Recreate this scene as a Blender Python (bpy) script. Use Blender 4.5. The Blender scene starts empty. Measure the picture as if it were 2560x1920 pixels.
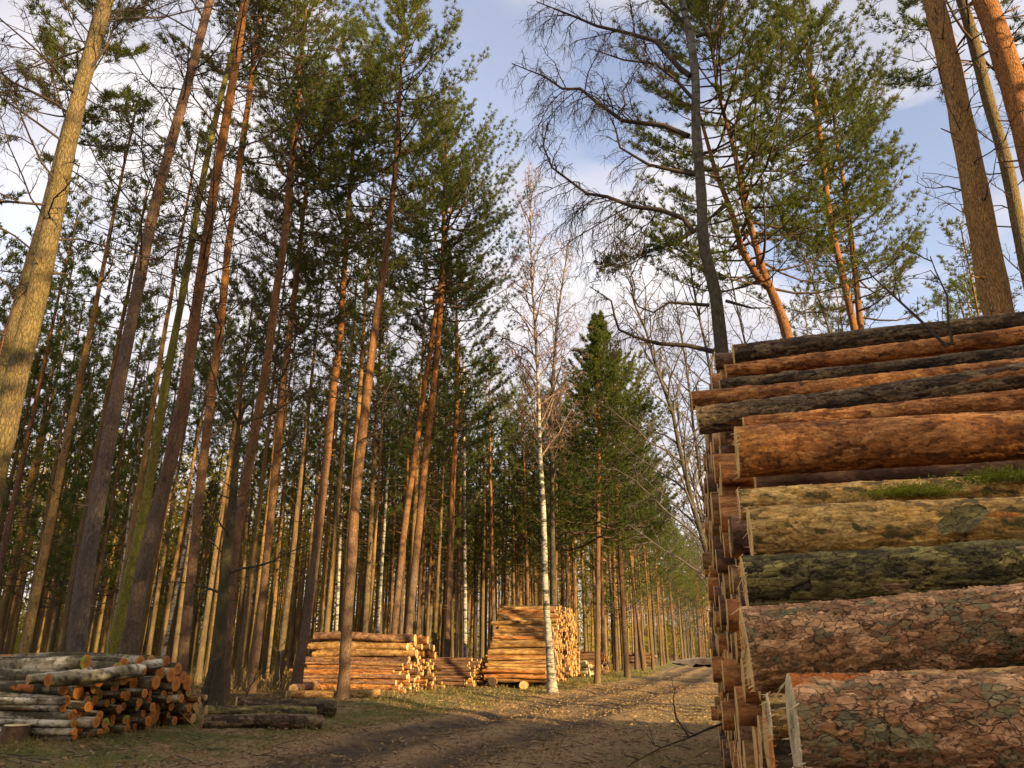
import bpy, math, random
import numpy as np
from mathutils import Vector, Matrix

# ------------------------------------------------------------------ camera, sky, sun, exposure
SC = bpy.context.scene
COL = SC.collection
PITCH = 19.1
EYE = np.array([0.0, 0.0, 1.5])
FPX = 1922.0                       # focal length in pixels of the 2560 px wide photograph
RA = math.radians(13.2)            # bearing of the forest road, clockwise from +Y
cam_d = bpy.data.cameras.new("camera")
cam = bpy.data.objects.new("camera", cam_d)
COL.objects.link(cam)
cam_d.sensor_width = 36.0
cam_d.lens = 36.0 * FPX / 2560.0
cam_d.clip_start = 0.05
cam_d.clip_end = 5000.0
cam.location = EYE
cam.rotation_euler = (math.radians(90 + PITCH), 0, 0)
SC.camera = cam

SUN_AZ, SUN_EL = 132.0, 12.0       # clockwise from +Y
w = bpy.data.worlds.new("World")
SC.world = w
w.use_nodes = True
wt = w.node_tree
for n in list(wt.nodes): wt.nodes.remove(n)
def wn(t, **kw):
    n = wt.nodes.new(t)
    for k, v in kw.items(): setattr(n, k, v)
    return n
w_out = wn('ShaderNodeOutputWorld'); w_bg = wn('ShaderNodeBackground')
w_bg.inputs['Strength'].default_value = 0.075
w_sky = wn('ShaderNodeTexSky', sky_type='NISHITA', sun_disc=False)
w_sky.sun_elevation = math.radians(SUN_EL); w_sky.sun_rotation = math.radians(SUN_AZ)
w_sky.dust_density = 0.6
w_tc = wn('ShaderNodeTexCoord')
w_map = wn('ShaderNodeMapping'); w_map.inputs['Scale'].default_value = (1.0, 1.0, 1.9)
w_map.inputs['Location'].default_value = (0.62, 0.15, 0.3)
w_n = wn('ShaderNodeTexNoise'); w_n.inputs['Scale'].default_value = 1.35; w_n.inputs['Detail'].default_value = 7; w_n.inputs['Roughness'].default_value = 0.55
w_r = wn('ShaderNodeValToRGB'); w_r.color_ramp.elements[0].position = 0.31; w_r.color_ramp.elements[1].position = 0.50
w_n2 = wn('ShaderNodeTexNoise'); w_n2.inputs['Scale'].default_value = 3.2; w_n2.inputs['Detail'].default_value = 5
w_cc = wn('ShaderNodeValToRGB')
w_cc.color_ramp.elements[0].color = (4.4, 4.2, 4.5, 1); w_cc.color_ramp.elements[0].position = 0.35
w_cc.color_ramp.elements[1].color = (7.0, 6.6, 6.4, 1); w_cc.color_ramp.elements[1].position = 0.65
w_tint = wn('ShaderNodeMix', data_type='RGBA', blend_type='MULTIPLY'); w_tint.inputs[0].default_value = 1.0
w_tint.inputs[7].default_value = (2.8, 2.12, 1.98, 1)
w_mix = wn('ShaderNodeMix', data_type='RGBA')
def gap_in_clouds(prev, d, c0, c1, amt):
    dt = wn('ShaderNodeVectorMath', operation='DOT_PRODUCT'); dt.inputs[1].default_value = d
    ad = wn('ShaderNodeMath', operation='ADD'); mu = wn('ShaderNodeMath', operation='MULTIPLY'); mu.inputs[1].default_value = .16
    su = wn('ShaderNodeMath', operation='SUBTRACT'); su.inputs[1].default_value = .5
    mr = wn('ShaderNodeMapRange', interpolation_type='SMOOTHSTEP'); mr.inputs['From Min'].default_value = c0; mr.inputs['From Max'].default_value = c1
    mr.inputs['To Min'].default_value = 0; mr.inputs['To Max'].default_value = amt
    out = wn('ShaderNodeMath', operation='SUBTRACT', use_clamp=True)
    wt.links.new(w_tc.outputs['Generated'], dt.inputs[0]); wt.links.new(w_n2.outputs['Fac'], su.inputs[0]); wt.links.new(su.outputs[0], mu.inputs[0])
    wt.links.new(dt.outputs['Value'], ad.inputs[0]); wt.links.new(mu.outputs[0], ad.inputs[1]); wt.links.new(ad.outputs[0], mr.inputs['Value'])
    wt.links.new(prev, out.inputs[0]); wt.links.new(mr.outputs[0], out.inputs[1]); return out.outputs[0]
L = wt.links.new
L(w_tc.outputs['Generated'], w_map.inputs['Vector'])
L(w_map.outputs[0], w_n.inputs['Vector']); L(w_map.outputs[0], w_n2.inputs['Vector'])
L(w_n.outputs['Fac'], w_r.inputs[0]); L(w_n2.outputs['Fac'], w_cc.inputs[0])
L(w_sky.outputs[0], w_tint.inputs[6])
w_f = w_r.outputs[0]
for d_, c0_, c1_, am_ in (((-.03, .752, .658), .955, .995, .88), ((.47, .76, .45), .975, .998, .8), ((.30, .72, .62), .97, .995, .5), ((.13, .86, .40), .985, .998, .6)):
    w_f = gap_in_clouds(w_f, d_, c0_, c1_, am_)
L(w_f, w_mix.inputs[0]); L(w_tint.outputs[2], w_mix.inputs[6]); L(w_cc.outputs[0], w_mix.inputs[7])
L(w_mix.outputs[2], w_bg.inputs['Color']); L(w_bg.outputs[0], w_out.inputs['Surface'])

sun_d = bpy.data.lights.new("sun", 'SUN')
sun = bpy.data.objects.new("sun", sun_d); COL.objects.link(sun)
sun_d.energy = 5.0; sun_d.angle = math.radians(0.6); sun_d.color = (1.0, 0.74, 0.36)
_a, _e = math.radians(SUN_AZ), math.radians(SUN_EL)
SUNV = Vector((math.sin(_a) * math.cos(_e), math.cos(_a) * math.cos(_e), math.sin(_e)))
sun.rotation_euler = SUNV.to_track_quat('Z', 'Y').to_euler()
sun.location = SUNV * 80
SC.view_settings.view_transform = 'Standard'
SC.view_settings.look = 'None'
SC.view_settings.exposure = 1.32
SC.view_settings.gamma = 1.0
SC.cycles.max_bounces = 5
SC.cycles.diffuse_bounces = 3
SC.cycles.transparent_max_bounces = 4
SC.cycles.sample_clamp_indirect = 4.0

# ------------------------------------------------------------------ geometry helpers
PR = math.radians(PITCH)
FWD = np.array([0, math.cos(PR), math.sin(PR)]); UPV = np.array([0, -math.sin(PR), math.cos(PR)]); RGT = np.array([1.0, 0, 0])
UD = np.array([math.cos(RA), -math.sin(RA), 0]); VD = np.array([math.sin(RA), math.cos(RA), 0])
def W(u, v, z=0.0): return UD * u + VD * v + np.array([0, 0, z])
def ray(px, py):
    d = FWD * FPX + RGT * (px - 1280.0) + UPV * (960.0 - py)
    return d / np.linalg.norm(d)
def on_plane(px, py, p0, n):
    d = ray(px, py)
    return EYE + d * (np.dot(p0 - EYE, n) / np.dot(d, n))
def on_v(px, py, v): return on_plane(px, py, W(0, v), VD)
def depth(p): return float(np.dot(np.asarray(p) - EYE, FWD))
def unit(a): return a / np.maximum(np.linalg.norm(a, axis=-1, keepdims=True), 1e-9)

class Acc:
    """collects vertices and faces, builds ONE mesh object"""
    def __init__(s): s.v = []; s.q = []; s.t = []; s.qm = []; s.tm = []; s.a = []; s.n = 0; s.hasa = False
    def add(s, v, q=None, t=None, m=0, a=None):
        v = np.asarray(v, float).reshape(-1, 3)
        if q is not None and len(q): q = np.asarray(q); s.q.append(q + s.n); s.qm.append(np.full(len(q), m))
        if t is not None and len(t): t = np.asarray(t); s.t.append(t + s.n); s.tm.append(np.full(len(t), m))
        if a is None: a = np.zeros((len(v), 4))
        else: s.hasa = True; a = np.broadcast_to(np.asarray(a, float), (len(v), 4))
        s.a.append(a); s.v.append(v); s.n += len(v)
    def mesh(s, name, mats, smooth=True):
        me = bpy.data.meshes.new(name)
        v = np.concatenate(s.v) if s.v else np.zeros((0, 3))
        q = np.concatenate(s.q) if s.q else np.zeros((0, 4), int); t = np.concatenate(s.t) if s.t else np.zeros((0, 3), int)
        qm = np.concatenate(s.qm) if s.qm else np.zeros(0, int); tm = np.concatenate(s.tm) if s.tm else np.zeros(0, int)
        me.vertices.add(len(v)); me.vertices.foreach_set('co', v.astype(np.float32).ravel())
        nl = len(q) * 4 + len(t) * 3
        me.loops.add(nl); me.loops.foreach_set('vertex_index', np.concatenate([q.ravel(), t.ravel()]).astype(np.int32))
        me.polygons.add(len(q) + len(t))
        ls = np.concatenate([np.arange(len(q)) * 4, len(q) * 4 + np.arange(len(t)) * 3]).astype(np.int32)
        me.polygons.foreach_set('loop_start', ls)
        me.polygons.foreach_set('material_index', np.concatenate([qm, tm]).astype(np.int32))
        me.polygons.foreach_set('use_smooth', np.full(len(q) + len(t), smooth))
        if s.hasa:
            at = me.color_attributes.new('tone', 'FLOAT_COLOR', 'POINT')
            at.data.foreach_set('color', np.concatenate(s.a).astype(np.float32).ravel())
        for m in (mats if isinstance(mats, (list, tuple)) else [mats]): me.materials.append(m)
        me.update(calc_edges=True); me.validate()
        return me

def link(name, data, parent=None):
    o = bpy.data.objects.new(name, data); COL.objects.link(o)
    if parent is not None: o.parent = parent
    return o
def tag(o, label=None, cat=None, group=None, kind=None):
    if label: o['label'] = label
    if cat: o['category'] = cat
    if group: o['group'] = group
    if kind: o['kind'] = kind
    return o
def empty(name, loc, rz=0.0):
    o = link(name, None); o.location = tuple(loc); o.rotation_euler = (0, 0, rz); o.empty_display_size = 0.2
    return o

def tube(acc, P, R, sides=8, m=0, cap0=False, cap1=False, a=None, wob=0.0, rng=None):
    P = np.asarray(P, float); R = np.asarray(R, float); n = len(P)
    T = np.gradient(P, axis=0); T = unit(T)
    ref = np.array([0, 0, 1.0]) if abs(T[0][2]) < 0.8 else np.array([1.0, 0, 0])
    N = np.zeros_like(P)
    x = ref - T[0] * np.dot(ref, T[0]); N[0] = x / np.linalg.norm(x)
    for i in range(1, n):
        x = N[i - 1] - T[i] * np.dot(N[i - 1], T[i]); N[i] = x / max(np.linalg.norm(x), 1e-9)
    B = np.cross(T, N)
    th = np.linspace(0, 2 * math.pi, sides, endpoint=False)
    rr = R[:, None] * np.ones(sides)
    if wob and rng is not None: rr = rr * (1 + rng.normal(0, wob, (n, sides)))
    V = P[:, None, :] + rr[..., None] * (np.cos(th)[None, :, None] * N[:, None, :] + np.sin(th)[None, :, None] * B[:, None, :])
    i = np.arange(n - 1)[:, None] * sides; j = np.arange(sides)[None, :]; jn = (j + 1) % sides
    q = np.stack([i + j, i + jn, i + sides + jn, i + sides + j], -1).reshape(-1, 4)
    V = V.reshape(-1, 3); t = []
    if cap0: t += [(len(V), (k + 1) % sides, k) for k in range(sides)]; V = np.vstack([V, P[:1]])
    if cap1:
        o = (n - 1) * sides; t += [(len(V), o + k, o + (k + 1) % sides) for k in range(sides)]; V = np.vstack([V, P[-1:]])
    acc.add(V, q, t, m, a)

def prisms(acc, A, B, ra, rb, m=0, a=None):
    A = np.asarray(A, float); B = np.asarray(B, float); n = len(A)
    if n == 0: return
    T = unit(B - A)
    ref = np.where(np.abs(T[:, 2:3]) < 0.8, np.array([[0, 0, 1.0]]), np.array([[1.0, 0, 0]]))
    N = unit(np.cross(T, ref)); Q = np.cross(T, N)
    ra = np.broadcast_to(np.asarray(ra, float), (n,)); rb = np.broadcast_to(np.asarray(rb, float), (n,))
    V = np.zeros((n, 6, 3))
    for k in range(3):
        d = math.cos(2.0944 * k) * N + math.sin(2.0944 * k) * Q
        V[:, k] = A + d * ra[:, None]; V[:, 3 + k] = B + d * rb[:, None]
    base = np.arange(n)[:, None] * 6
    q = np.concatenate([base + np.array([k, (k + 1) % 3, 3 + (k + 1) % 3, 3 + k]) for k in range(3)])
    acc.add(V.reshape(-1, 3), q, None, m, None if a is None else np.repeat(a, 6, 0))

def blades(acc, P, D, ln, wd, m=0, rng=None, a=None):
    n = len(P)
    if n == 0: return
    D = unit(D)
    S = unit(np.cross(D, rng.normal(size=(n, 3))))
    ln = np.broadcast_to(np.asarray(ln, float), (n,))[:, None]; wd = np.broadcast_to(np.asarray(wd, float), (n,))[:, None]
    V = np.stack([P - S * wd * 0.35, P + D * ln * 0.45 + S * wd * 0.5, P + D * ln, P + D * ln * 0.4 - S * wd * 0.5], 1)
    q = np.arange(n)[:, None] * 4 + np.arange(4)[None]
    acc.add(V.reshape(-1, 3), q, None, m, None if a is None else np.repeat(a, 4, 0))

# integer-hash noise (tileable in the second axis)
def _h(i, j, s):
    i = i.astype(np.int64); j = j.astype(np.int64)
    x = (i * 374761393 + j * 668265263 + s * 2147483647 + 12345) & 0xffffffff
    x = ((x ^ (x >> 13)) * 1274126177) & 0xffffffff
    x = ((x ^ (x >> 16)) * 2246822519) & 0xffffffff
    return ((x ^ (x >> 15)) & 0xffffff) / float(0xffffff)
def vnoise(x, y, s=0, wrap=None):
    i = np.floor(x); j = np.floor(y); fx = x - i; fy = y - j
    fx = fx * fx * (3 - 2 * fx); fy = fy * fy * (3 - 2 * fy)
    jw = (lambda k: k % wrap) if wrap else (lambda k: k)
    a = _h(i, jw(j), s); b = _h(i + 1, jw(j), s); c = _h(i, jw(j + 1), s); d = _h(i + 1, jw(j + 1), s)
    return (a * (1 - fx) + b * fx) * (1 - fy) + (c * (1 - fx) + d * fx) * fy
def fbm(x, y, s=0, o=4):
    r = 0; k = 0.5
    for i in range(o): r = r + k * vnoise(x * 2 ** i, y * 2 ** i, s + i * 17); k *= 0.5
    return r
def worley(x, y, wrap, s=0):
    i0 = np.floor(x); j0 = np.floor(y)
    f1 = np.full(x.shape, 9.0); f2 = np.full(x.shape, 9.0); idv = np.zeros(x.shape); ox = np.zeros(x.shape); oy = np.zeros(x.shape)
    for di in (-1, 0, 1):
        for dj in (-1, 0, 1):
            i = i0 + di; j = j0 + dj; jj = j % wrap
            ex = i + _h(i, jj, s) - x; ey = j + _h(i, jj, s + 7) - y; d = np.hypot(ex, ey)
            c = d < f1
            f2 = np.where(c, f1, np.minimum(f2, d)); idv = np.where(c, _h(i, jj, s + 3), idv); ox = np.where(c, ex, ox); oy = np.where(c, ey, oy); f1 = np.where(c, d, f1)
    return f1, f2, idv, ox, oy
def sstep(a, b, x):
    t = np.clip((x - a) / (b - a), 0, 1); return t * t * (3 - 2 * t)

# ------------------------------------------------------------------ materials
def new_mat(name):
    m = bpy.data.materials.new(name); m.use_nodes = True
    t = m.node_tree; b = t.nodes['Principled BSDF']
    b.inputs['Specular IOR Level'].default_value = 0.2
    return m, t, b
class NT:
    def __init__(s, t): s.t = t
    def __call__(s, typ, **kw):
        n = s.t.nodes.new('ShaderNode' + typ)
        for k, v in kw.items(): setattr(n, k, v)
        return n
    def l(s, a, b): s.t.links.new(a, b)
    def coords(s, scale=(1, 1, 1), kind='Object', loc=(0, 0, 0)):
        c = s('TexCoord'); m = s('Mapping'); m.inputs['Scale'].default_value = scale; m.inputs['Location'].default_value = loc
        s.l(c.outputs[kind], m.inputs['Vector']); return m.outputs[0]
    def noise(s, vec, sc, det=4, ro=0.55, dist=0.0):
        n = s('TexNoise'); n.inputs['Scale'].default_value = sc; n.inputs['Detail'].default_value = det
        n.inputs['Roughness'].default_value = ro; n.inputs['Distortion'].default_value = dist
        s.l(vec, n.inputs['Vector']); return n.outputs['Fac']
    def vor(s, vec, sc, feat='F1', out='Distance'):
        n = s('TexVoronoi', feature=feat); n.inputs['Scale'].default_value = sc; s.l(vec, n.inputs['Vector']); return n.outputs[out]
    def ramp(s, fac, stops):
        r = s('ValToRGB'); e = r.color_ramp.elements
        while len(e) < len(stops): e.new(0.5)
        for k, (p, c) in enumerate(stops):
            e[k].position = p; e[k].color = (c[0], c[1], c[2], 1) if hasattr(c, '__len__') else (c, c, c, 1)
        s.l(fac, r.inputs[0]); return r.outputs[0]
    def mix(s, fac, a, b, mode='MIX'):
        n = s('Mix', data_type='RGBA', blend_type=mode)
        for x, k in ((fac, 0), (a, 6), (b, 7)):
            if isinstance(x, (int, float)): n.inputs[k].default_value = x
            elif isinstance(x, tuple): n.inputs[k].default_value = (*x[:3], 1)
            else: s.l(x, n.inputs[k])
        return n.outputs[2]
    def math(s, op, a, b=0.5):
        n = s('Math', operation=op)
        for x, k in ((a, 0), (b, 1)):
            if isinstance(x, (int, float)): n.inputs[k].default_value = x
            else: s.l(x, n.inputs[k])
        return n.outputs[0]
    def bump(s, b, hgt, st, dist=0.02):
        n = s('Bump'); n.inputs['Strength'].default_value = st; n.inputs['Distance'].default_value = dist
        s.l(hgt, n.inputs['Height']); s.l(n.outputs[0], b.inputs['Normal'])
    def attr(s):
        n = s('Attribute', attribute_name='tone'); x = s('SeparateColor'); s.l(n.outputs['Color'], x.inputs[0])
        return x.outputs[0], x.outputs[1], x.outputs[2], n.outputs['Alpha']

def mat_trunk(name, low, high, z0=4.0, z1=9.0, moss=None, mossf=0.5, crack=(0.045, 0.03, 0.022)):
    m, t, b = new_mat(name); n = NT(t)
    v = n.coords((1, 1, 0.28)); vz = n.coords((1, 1, 1))
    sx = n('SeparateXYZ'); n.l(vz, sx.inputs[0])
    nz = n.noise(n.coords((2, 2, .6)), 1.6, 3)
    mr = n('MapRange'); mr.inputs['From Min'].default_value = z0; mr.inputs['From Max'].default_value = z1
    n.l(n.math('ADD', sx.outputs[2], n.math('MULTIPLY', n.math('SUBTRACT', nz, 0.5), 7.0)), mr.inputs['Value'])
    big = n.noise(v, 5, 4); fine = n.noise(v, 45, 4, .6)
    lo = n.ramp(big, [(0.3, tuple(c * .62 for c in low)), (0.7, tuple(c * 1.25 for c in low))])
    hi = n.ramp(big, [(0.3, tuple(c * .72 for c in high)), (0.7, tuple(c * 1.2 for c in high))])
    c = n.mix(mr.outputs[0], lo, hi)
    oi = n('ObjectInfo')
    c = n.mix(0.22, c, n.ramp(oi.outputs['Random'], [(0, (.06, .045, .034)), (0.5, high), (1, (.22, .15, .09))]))
    if moss: c = n.mix(n.math('MULTIPLY', n.ramp(n.noise(vz, 1.3, 4), [(0.3, 0.25), (0.6, 1.0)]), mossf), c, moss)
    dn = n('Mapping'); n.l(v, dn.inputs['Vector'])
    wv = n('VectorMath', operation='ADD'); nzc = n('TexNoise'); nzc.inputs['Scale'].default_value = 7; n.l(v, nzc.inputs['Vector'])
    sc_ = n('VectorMath', operation='SCALE'); sc_.inputs['Scale'].default_value = .16; n.l(nzc.outputs['Color'], sc_.inputs[0]); n.l(v, wv.inputs[0]); n.l(sc_.outputs[0], wv.inputs[1])
    ed = n.vor(wv.outputs[0], 26, 'DISTANCE_TO_EDGE')
    ck = n.ramp(n.math('ADD', ed, n.math('MULTIPLY', n.math('SUBTRACT', fine, .5), .12)), [(0.0, 0.0), (0.13, 1.0)])
    c = n.mix(n.math('MULTIPLY', n.math('SUBTRACT', 1.0, ck), 0.45), c, crack)
    kn = n.ramp(n.noise(n.coords((3.5, 3.5, 1.6)), 2.2, 2, .5), [(.66, 0.0), (.72, 1.0)])
    c = n.mix(n.math('MULTIPLY', kn, .6), c, crack)
    c = n.mix(0.45, c, n.ramp(fine, [(0.3, 0.35), (0.7, 1.6)]), 'MULTIPLY')
    n.l(c, b.inputs['Base Color']); b.inputs['Roughness'].default_value = 0.9
    n.bump(b, n.math('ADD', ck, n.math('MULTIPLY', fine, 0.8)), 0.7, 0.03)
    return m
M = {}
M['pine'] = mat_trunk('pine_bark', (.140, .095, .066), (.280, .130, .052), 3, 10)
M['pine_red'] = mat_trunk('red_pine_bark', (.165, .115, .08), (.330, .135, .040), 4.0, 11)
M['pine_grey'] = mat_trunk('grey_pine_bark', (.119, .101, .084), (.217, .126, .077), 4, 12)
M['pine_dim'] = mat_trunk('shaded_pine_bark', (.150, .112, .058), (.270, .155, .062), 3, 9)
M['pine_ochre'] = mat_trunk('ochre_pine_bark', (.225, .158, .062), (.370, .200, .062), 2, 8)
M['larch'] = mat_trunk('larch_bark', (.189, .133, .063), (.168, .115, .070), 3, 12, (.224, .175, .035), .35)
M['mossy'] = mat_trunk('mossy_bark', (.210, .189, .028), (.098, .084, .032), 6, 13, (.231, .210, .021), .55)
M['dark'] = mat_trunk('dark_bark', (.059, .048, .035), (.063, .049, .035), 3, 9, (.091, .084, .025), .35)
def mat_simple(name, col, rough=.9, var=.35, sc=8):
    m, t, b = new_mat(name); n = NT(t)
    f = n.noise(n.coords(), sc, 4)
    c = n.ramp(f, [(.3, tuple(x * (1 - var) for x in col)), (.7, tuple(x * (1 + var) for x in col))])
    n.l(c, b.inputs['Base Color']); b.inputs['Roughness'].default_value = rough
    return m
M['twig'] = mat_simple('twig_bark', (.062, .046, .036))
M['twig_pink'] = mat_simple('birch_twig_bark', (.21, .135, .11))
M['twig_grey'] = mat_simple('grey_twig_bark', (.115, .095, .085))
M['twig_lit'] = mat_simple('sunlit_twig_bark', (.30, .26, .10))  # yellow sunlight put into the twig colour
M['limb'] = mat_simple('pine_limb_bark', (.085, .052, .034))

def mat_birch(name, dark_low=1.0, z0=.5, z1=6.0):
    m, t, b = new_mat(name); n = NT(t)
    v = n.coords((1, 1, 7)); o = n.coords()
    sx = n('SeparateXYZ'); n.l(o, sx.inputs[0])
    len_ = n.ramp(n.noise(v, 4.2, 5, .65), [(.50, 0.0), (.58, 1.0)])
    big = n.ramp(n.noise(n.coords((1, 1, 2.2)), 2.3, 5, .6), [(.52, 0.0), (.60, 1.0)])
    base = n.ramp(n.noise(o, 9, 4), [(.3, (.30, .26, .20)), (.7, (.58, .53, .45))])
    c = n.mix(n.math('MULTIPLY', len_, .8), base, (.07, .058, .048))
    c = n.mix(big, c, (.055, .048, .035))
    mr = n('MapRange'); mr.inputs['From Min'].default_value = z0; mr.inputs['From Max'].default_value = z1
    mr.inputs['To Min'].default_value = dark_low; mr.inputs['To Max'].default_value = 0.0
    n.l(sx.outputs[2], mr.inputs['Value'])
    lowc = n.ramp(n.noise(n.coords((1, 1, .4)), 14, 5, .7), [(.35, (.035, .028, .02)), (.62, (.09, .075, .045)), (.78, (.33, .29, .22))])
    c = n.mix(mr.outputs[0], c, lowc)
    n.l(c, b.inputs['Base Color']); b.inputs['Roughness'].default_value = .8
    n.bump(b, n.noise(v, 9, 5, .7), .5, .02)
    return m
M['birch'] = mat_birch('birch_bark', .25)
M['birch_dark'] = mat_birch('dark_birch_bark', 1.0, 9, 34.0)  # darkened far up the stem, silhouette shade put into the bark colour

def mat_leafy(name, c0, c1, trans=.35, tr_col=None):
    m, t, b = new_mat(name); n = NT(t)
    r, g, _, _ = n.attr()
    oi = n('ObjectInfo')
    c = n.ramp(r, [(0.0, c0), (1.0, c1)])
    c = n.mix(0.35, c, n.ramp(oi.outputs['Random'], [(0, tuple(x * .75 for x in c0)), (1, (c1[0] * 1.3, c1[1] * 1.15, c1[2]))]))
    n.l(c, b.inputs['Base Color']); b.inputs['Roughness'].default_value = .65; b.inputs['Specular IOR Level'].default_value = .3
    tr = n('BsdfTranslucent'); mx = n('MixShader'); mx.inputs[0].default_value = trans
    n.l(n.mix(1.0, c, tr_col or (1.6, 1.5, .8), 'MULTIPLY'), tr.inputs['Color'])
    out = t.nodes['Material Output']
    n.l(b.outputs[0], mx.inputs[1]); n.l(tr.outputs[0], mx.inputs[2]); n.l(mx.outputs[0], out.inputs['Surface'])
    return m
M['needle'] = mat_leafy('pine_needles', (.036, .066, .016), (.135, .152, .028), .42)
M['needle_far'] = mat_leafy('sunlit_far_needles', (.085, .10, .018), (.30, .265, .042), .45)  # brighter, yellower needles: sunlit canopy put into the colour
M['grass'] = mat_leafy('grass_blades', (.10, .10, .025), (.27, .22, .075), .3)
M['brush'] = mat_leafy('bracken', (.13, .09, .035), (.32, .23, .09), .3)
M['leaf'] = mat_leafy('dead_leaves', (.11, .055, .02), (.42, .29, .15), .15)
M['moss'] = mat_leafy('moss', (.10, .13, .012), (.26, .29, .03), .3)

def mat_ground():
    m, t, b = new_mat('forest_soil'); n = NT(t)
    r, g, bl, al = n.attr()                     # r: wheel track, g: grassy verge, b: forest floor
    o = n.coords()
    n1 = n.noise(o, 1.1, 6, .65); n2 = n.noise(o, 9, 6, .7); n3 = n.noise(o, 60, 4, .7)
    litter = n.ramp(n2, [(.30, (.11, .062, .028)), (.44, (.31, .19, .09)), (.56, (.44, .29, .14)), (.8, (.62, .45, .24))])
    speck = n.ramp(n3, [(.50, 0.0), (.66, 1.0)])
    litter = n.mix(n.math('MULTIPLY', speck, .5), litter, (.40, .29, .17))
    soil = n.ramp(n2, [(.3, (.062, .043, .029)), (.7, (.15, .102, .066))])
    green = n.ramp(n2, [(.3, (.065, .068, .016)), (.5, (.145, .145, .036)), (.75, (.28, .24, .08))])
    floor = n.ramp(n2, [(.3, (.06, .042, .018)), (.7, (.17, .12, .05))])
    c = n.mix(n.math('MULTIPLY', r, n.ramp(n1, [(.3, .55), (.6, 1.0)])), litter, soil)
    c = n.mix(n.math('MULTIPLY', g, n.ramp(n1, [(.36, .15), (.56, 1.0)])), c, green)
    c = n.mix(bl, c, floor)
    n.l(c, b.inputs['Base Color']); b.inputs['Roughness'].default_value = .95
    n.bump(b, n.math('ADD', n2, n.math('MULTIPLY', n3, .7)), 1.0, .08)
    return m
M['ground'] = mat_ground()

LOGC = {  # light plates, mid, dark plates, crack blackened for flake-edge shadow too, patch colour
    'plate': ((.60, .335, .16), (.28, .135, .058), (.21, .175, .085), (.014, .008, .005), (.40, .12, .02)),
    'dark': ((.26, .18, .10), (.115, .076, .042), (.045, .030, .019), (.010, .007, .005), (.30, .12, .035)),
    'moss': ((.29, .235, .078), (.14, .112, .04), (.05, .04, .02), (.012, .008, .005), (.30, .19, .11)),
    'orange': ((.56, .26, .088), (.38, .145, .042), (.15, .058, .021), (.04, .016, .006), (.50, .22, .05)),
    'yellow': ((.70, .45, .15), (.52, .29, .08), (.14, .105, .036), (.035, .02, .008), (.40, .15, .03)),
    'brown': ((.31, .17, .095), (.19, .095, .052), (.11, .06, .036), (.035, .018, .01), (.38, .19, .07)),
    'tan': ((.48, .29, .11), (.34, .18, .06), (.19, .095, .036), (.06, .03, .012), (.52, .31, .09)),
    'birch': ((.66, .585, .45), (.30, .25, .155), (.075, .06, .032), (.018, .014, .01), (.36, .12, .03)),
}
def mat_log(k):
    ca, cb, cc, ck, cp = LOGC[k]
    m, t, b = new_mat(k + '_log_bark'); n = NT(t)
    r, g, bl, al = n.attr()
    o = n.coords((.35, 1, 1)); fine = n.noise(o, 60, 5, .65); mid = n.noise(o, 14, 5, .6)
    x = n.math('ADD', n.math('MULTIPLY', r, .74), n.math('MULTIPLY', mid, .26))
    c = n.ramp(x, [(.24, cc), (.46, cb), (.74, ca)])
    c = n.mix(n.ramp(bl, [(.70, 0.0), (.78, 1.0)]), c, n.mix(n.ramp(mid, [(.35, 0.), (.65, 1.)]), cp, tuple(min(1, v * 1.35) for v in cp)))
    c = n.mix(n.math('MULTIPLY', g, .8), c, ck)
    c = n.mix(.5, c, n.ramp(fine, [(.3, .45), (.7, 1.5)]), 'MULTIPLY')
    hgt = n.math('ADD', fine, n.math('MULTIPLY', mid, 1.4))
    if k != 'birch':
        vv = n.coords((.42, 1, 1)); nz = n('TexNoise'); nz.inputs['Scale'].default_value = 22; n.l(vv, nz.inputs['Vector'])
        s1 = n('VectorMath', operation='SCALE'); s1.inputs['Scale'].default_value = .05; n.l(nz.outputs['Color'], s1.inputs[0])
        s2 = n('VectorMath', operation='ADD'); n.l(vv, s2.inputs[0]); n.l(s1.outputs[0], s2.inputs[1])
        ed = n.ramp(n.vor(s2.outputs[0], 44, 'DISTANCE_TO_EDGE'), [(0.0, 0.0), (0.055, 1.0)])
        some = n.ramp(n.noise(o, 7, 3), [(.42, 0.0), (.58, 1.0)])
        gate = n.math('MULTIPLY', n.math('SUBTRACT', 1.0, ed), n.math('ADD', n.math('MULTIPLY', some, .6), .25))
        if k in ('yellow', 'orange', 'tan', 'brown'): gate = n.math('MULTIPLY', gate, .42)
        c = n.mix(n.math('MULTIPLY', gate, .85), c, ck)
        cellc = n.vor(s2.outputs[0], 44, 'F1', 'Color'); sx = n('SeparateColor'); n.l(cellc, sx.inputs[0])
        c = n.mix(.55, c, n.ramp(sx.outputs[0], [(0, .55), (1, 1.5)]), 'MULTIPLY')
        hgt = n.math('ADD', hgt, n.math('ADD', n.math('MULTIPLY', gate, -2.2), n.math('MULTIPLY', sx.outputs[1], .9)))
    oi = n('ObjectInfo')
    c = n.mix(.30, c, n.ramp(oi.outputs['Random'], [(0, .55), (1, 1.45)]), 'MULTIPLY')
    n.l(c, b.inputs['Base Color']); b.inputs['Roughness'].default_value = .85
    n.bump(b, hgt, .7, .007)
    return m
for k in LOGC: M['log_' + k] = mat_log(k)
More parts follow.
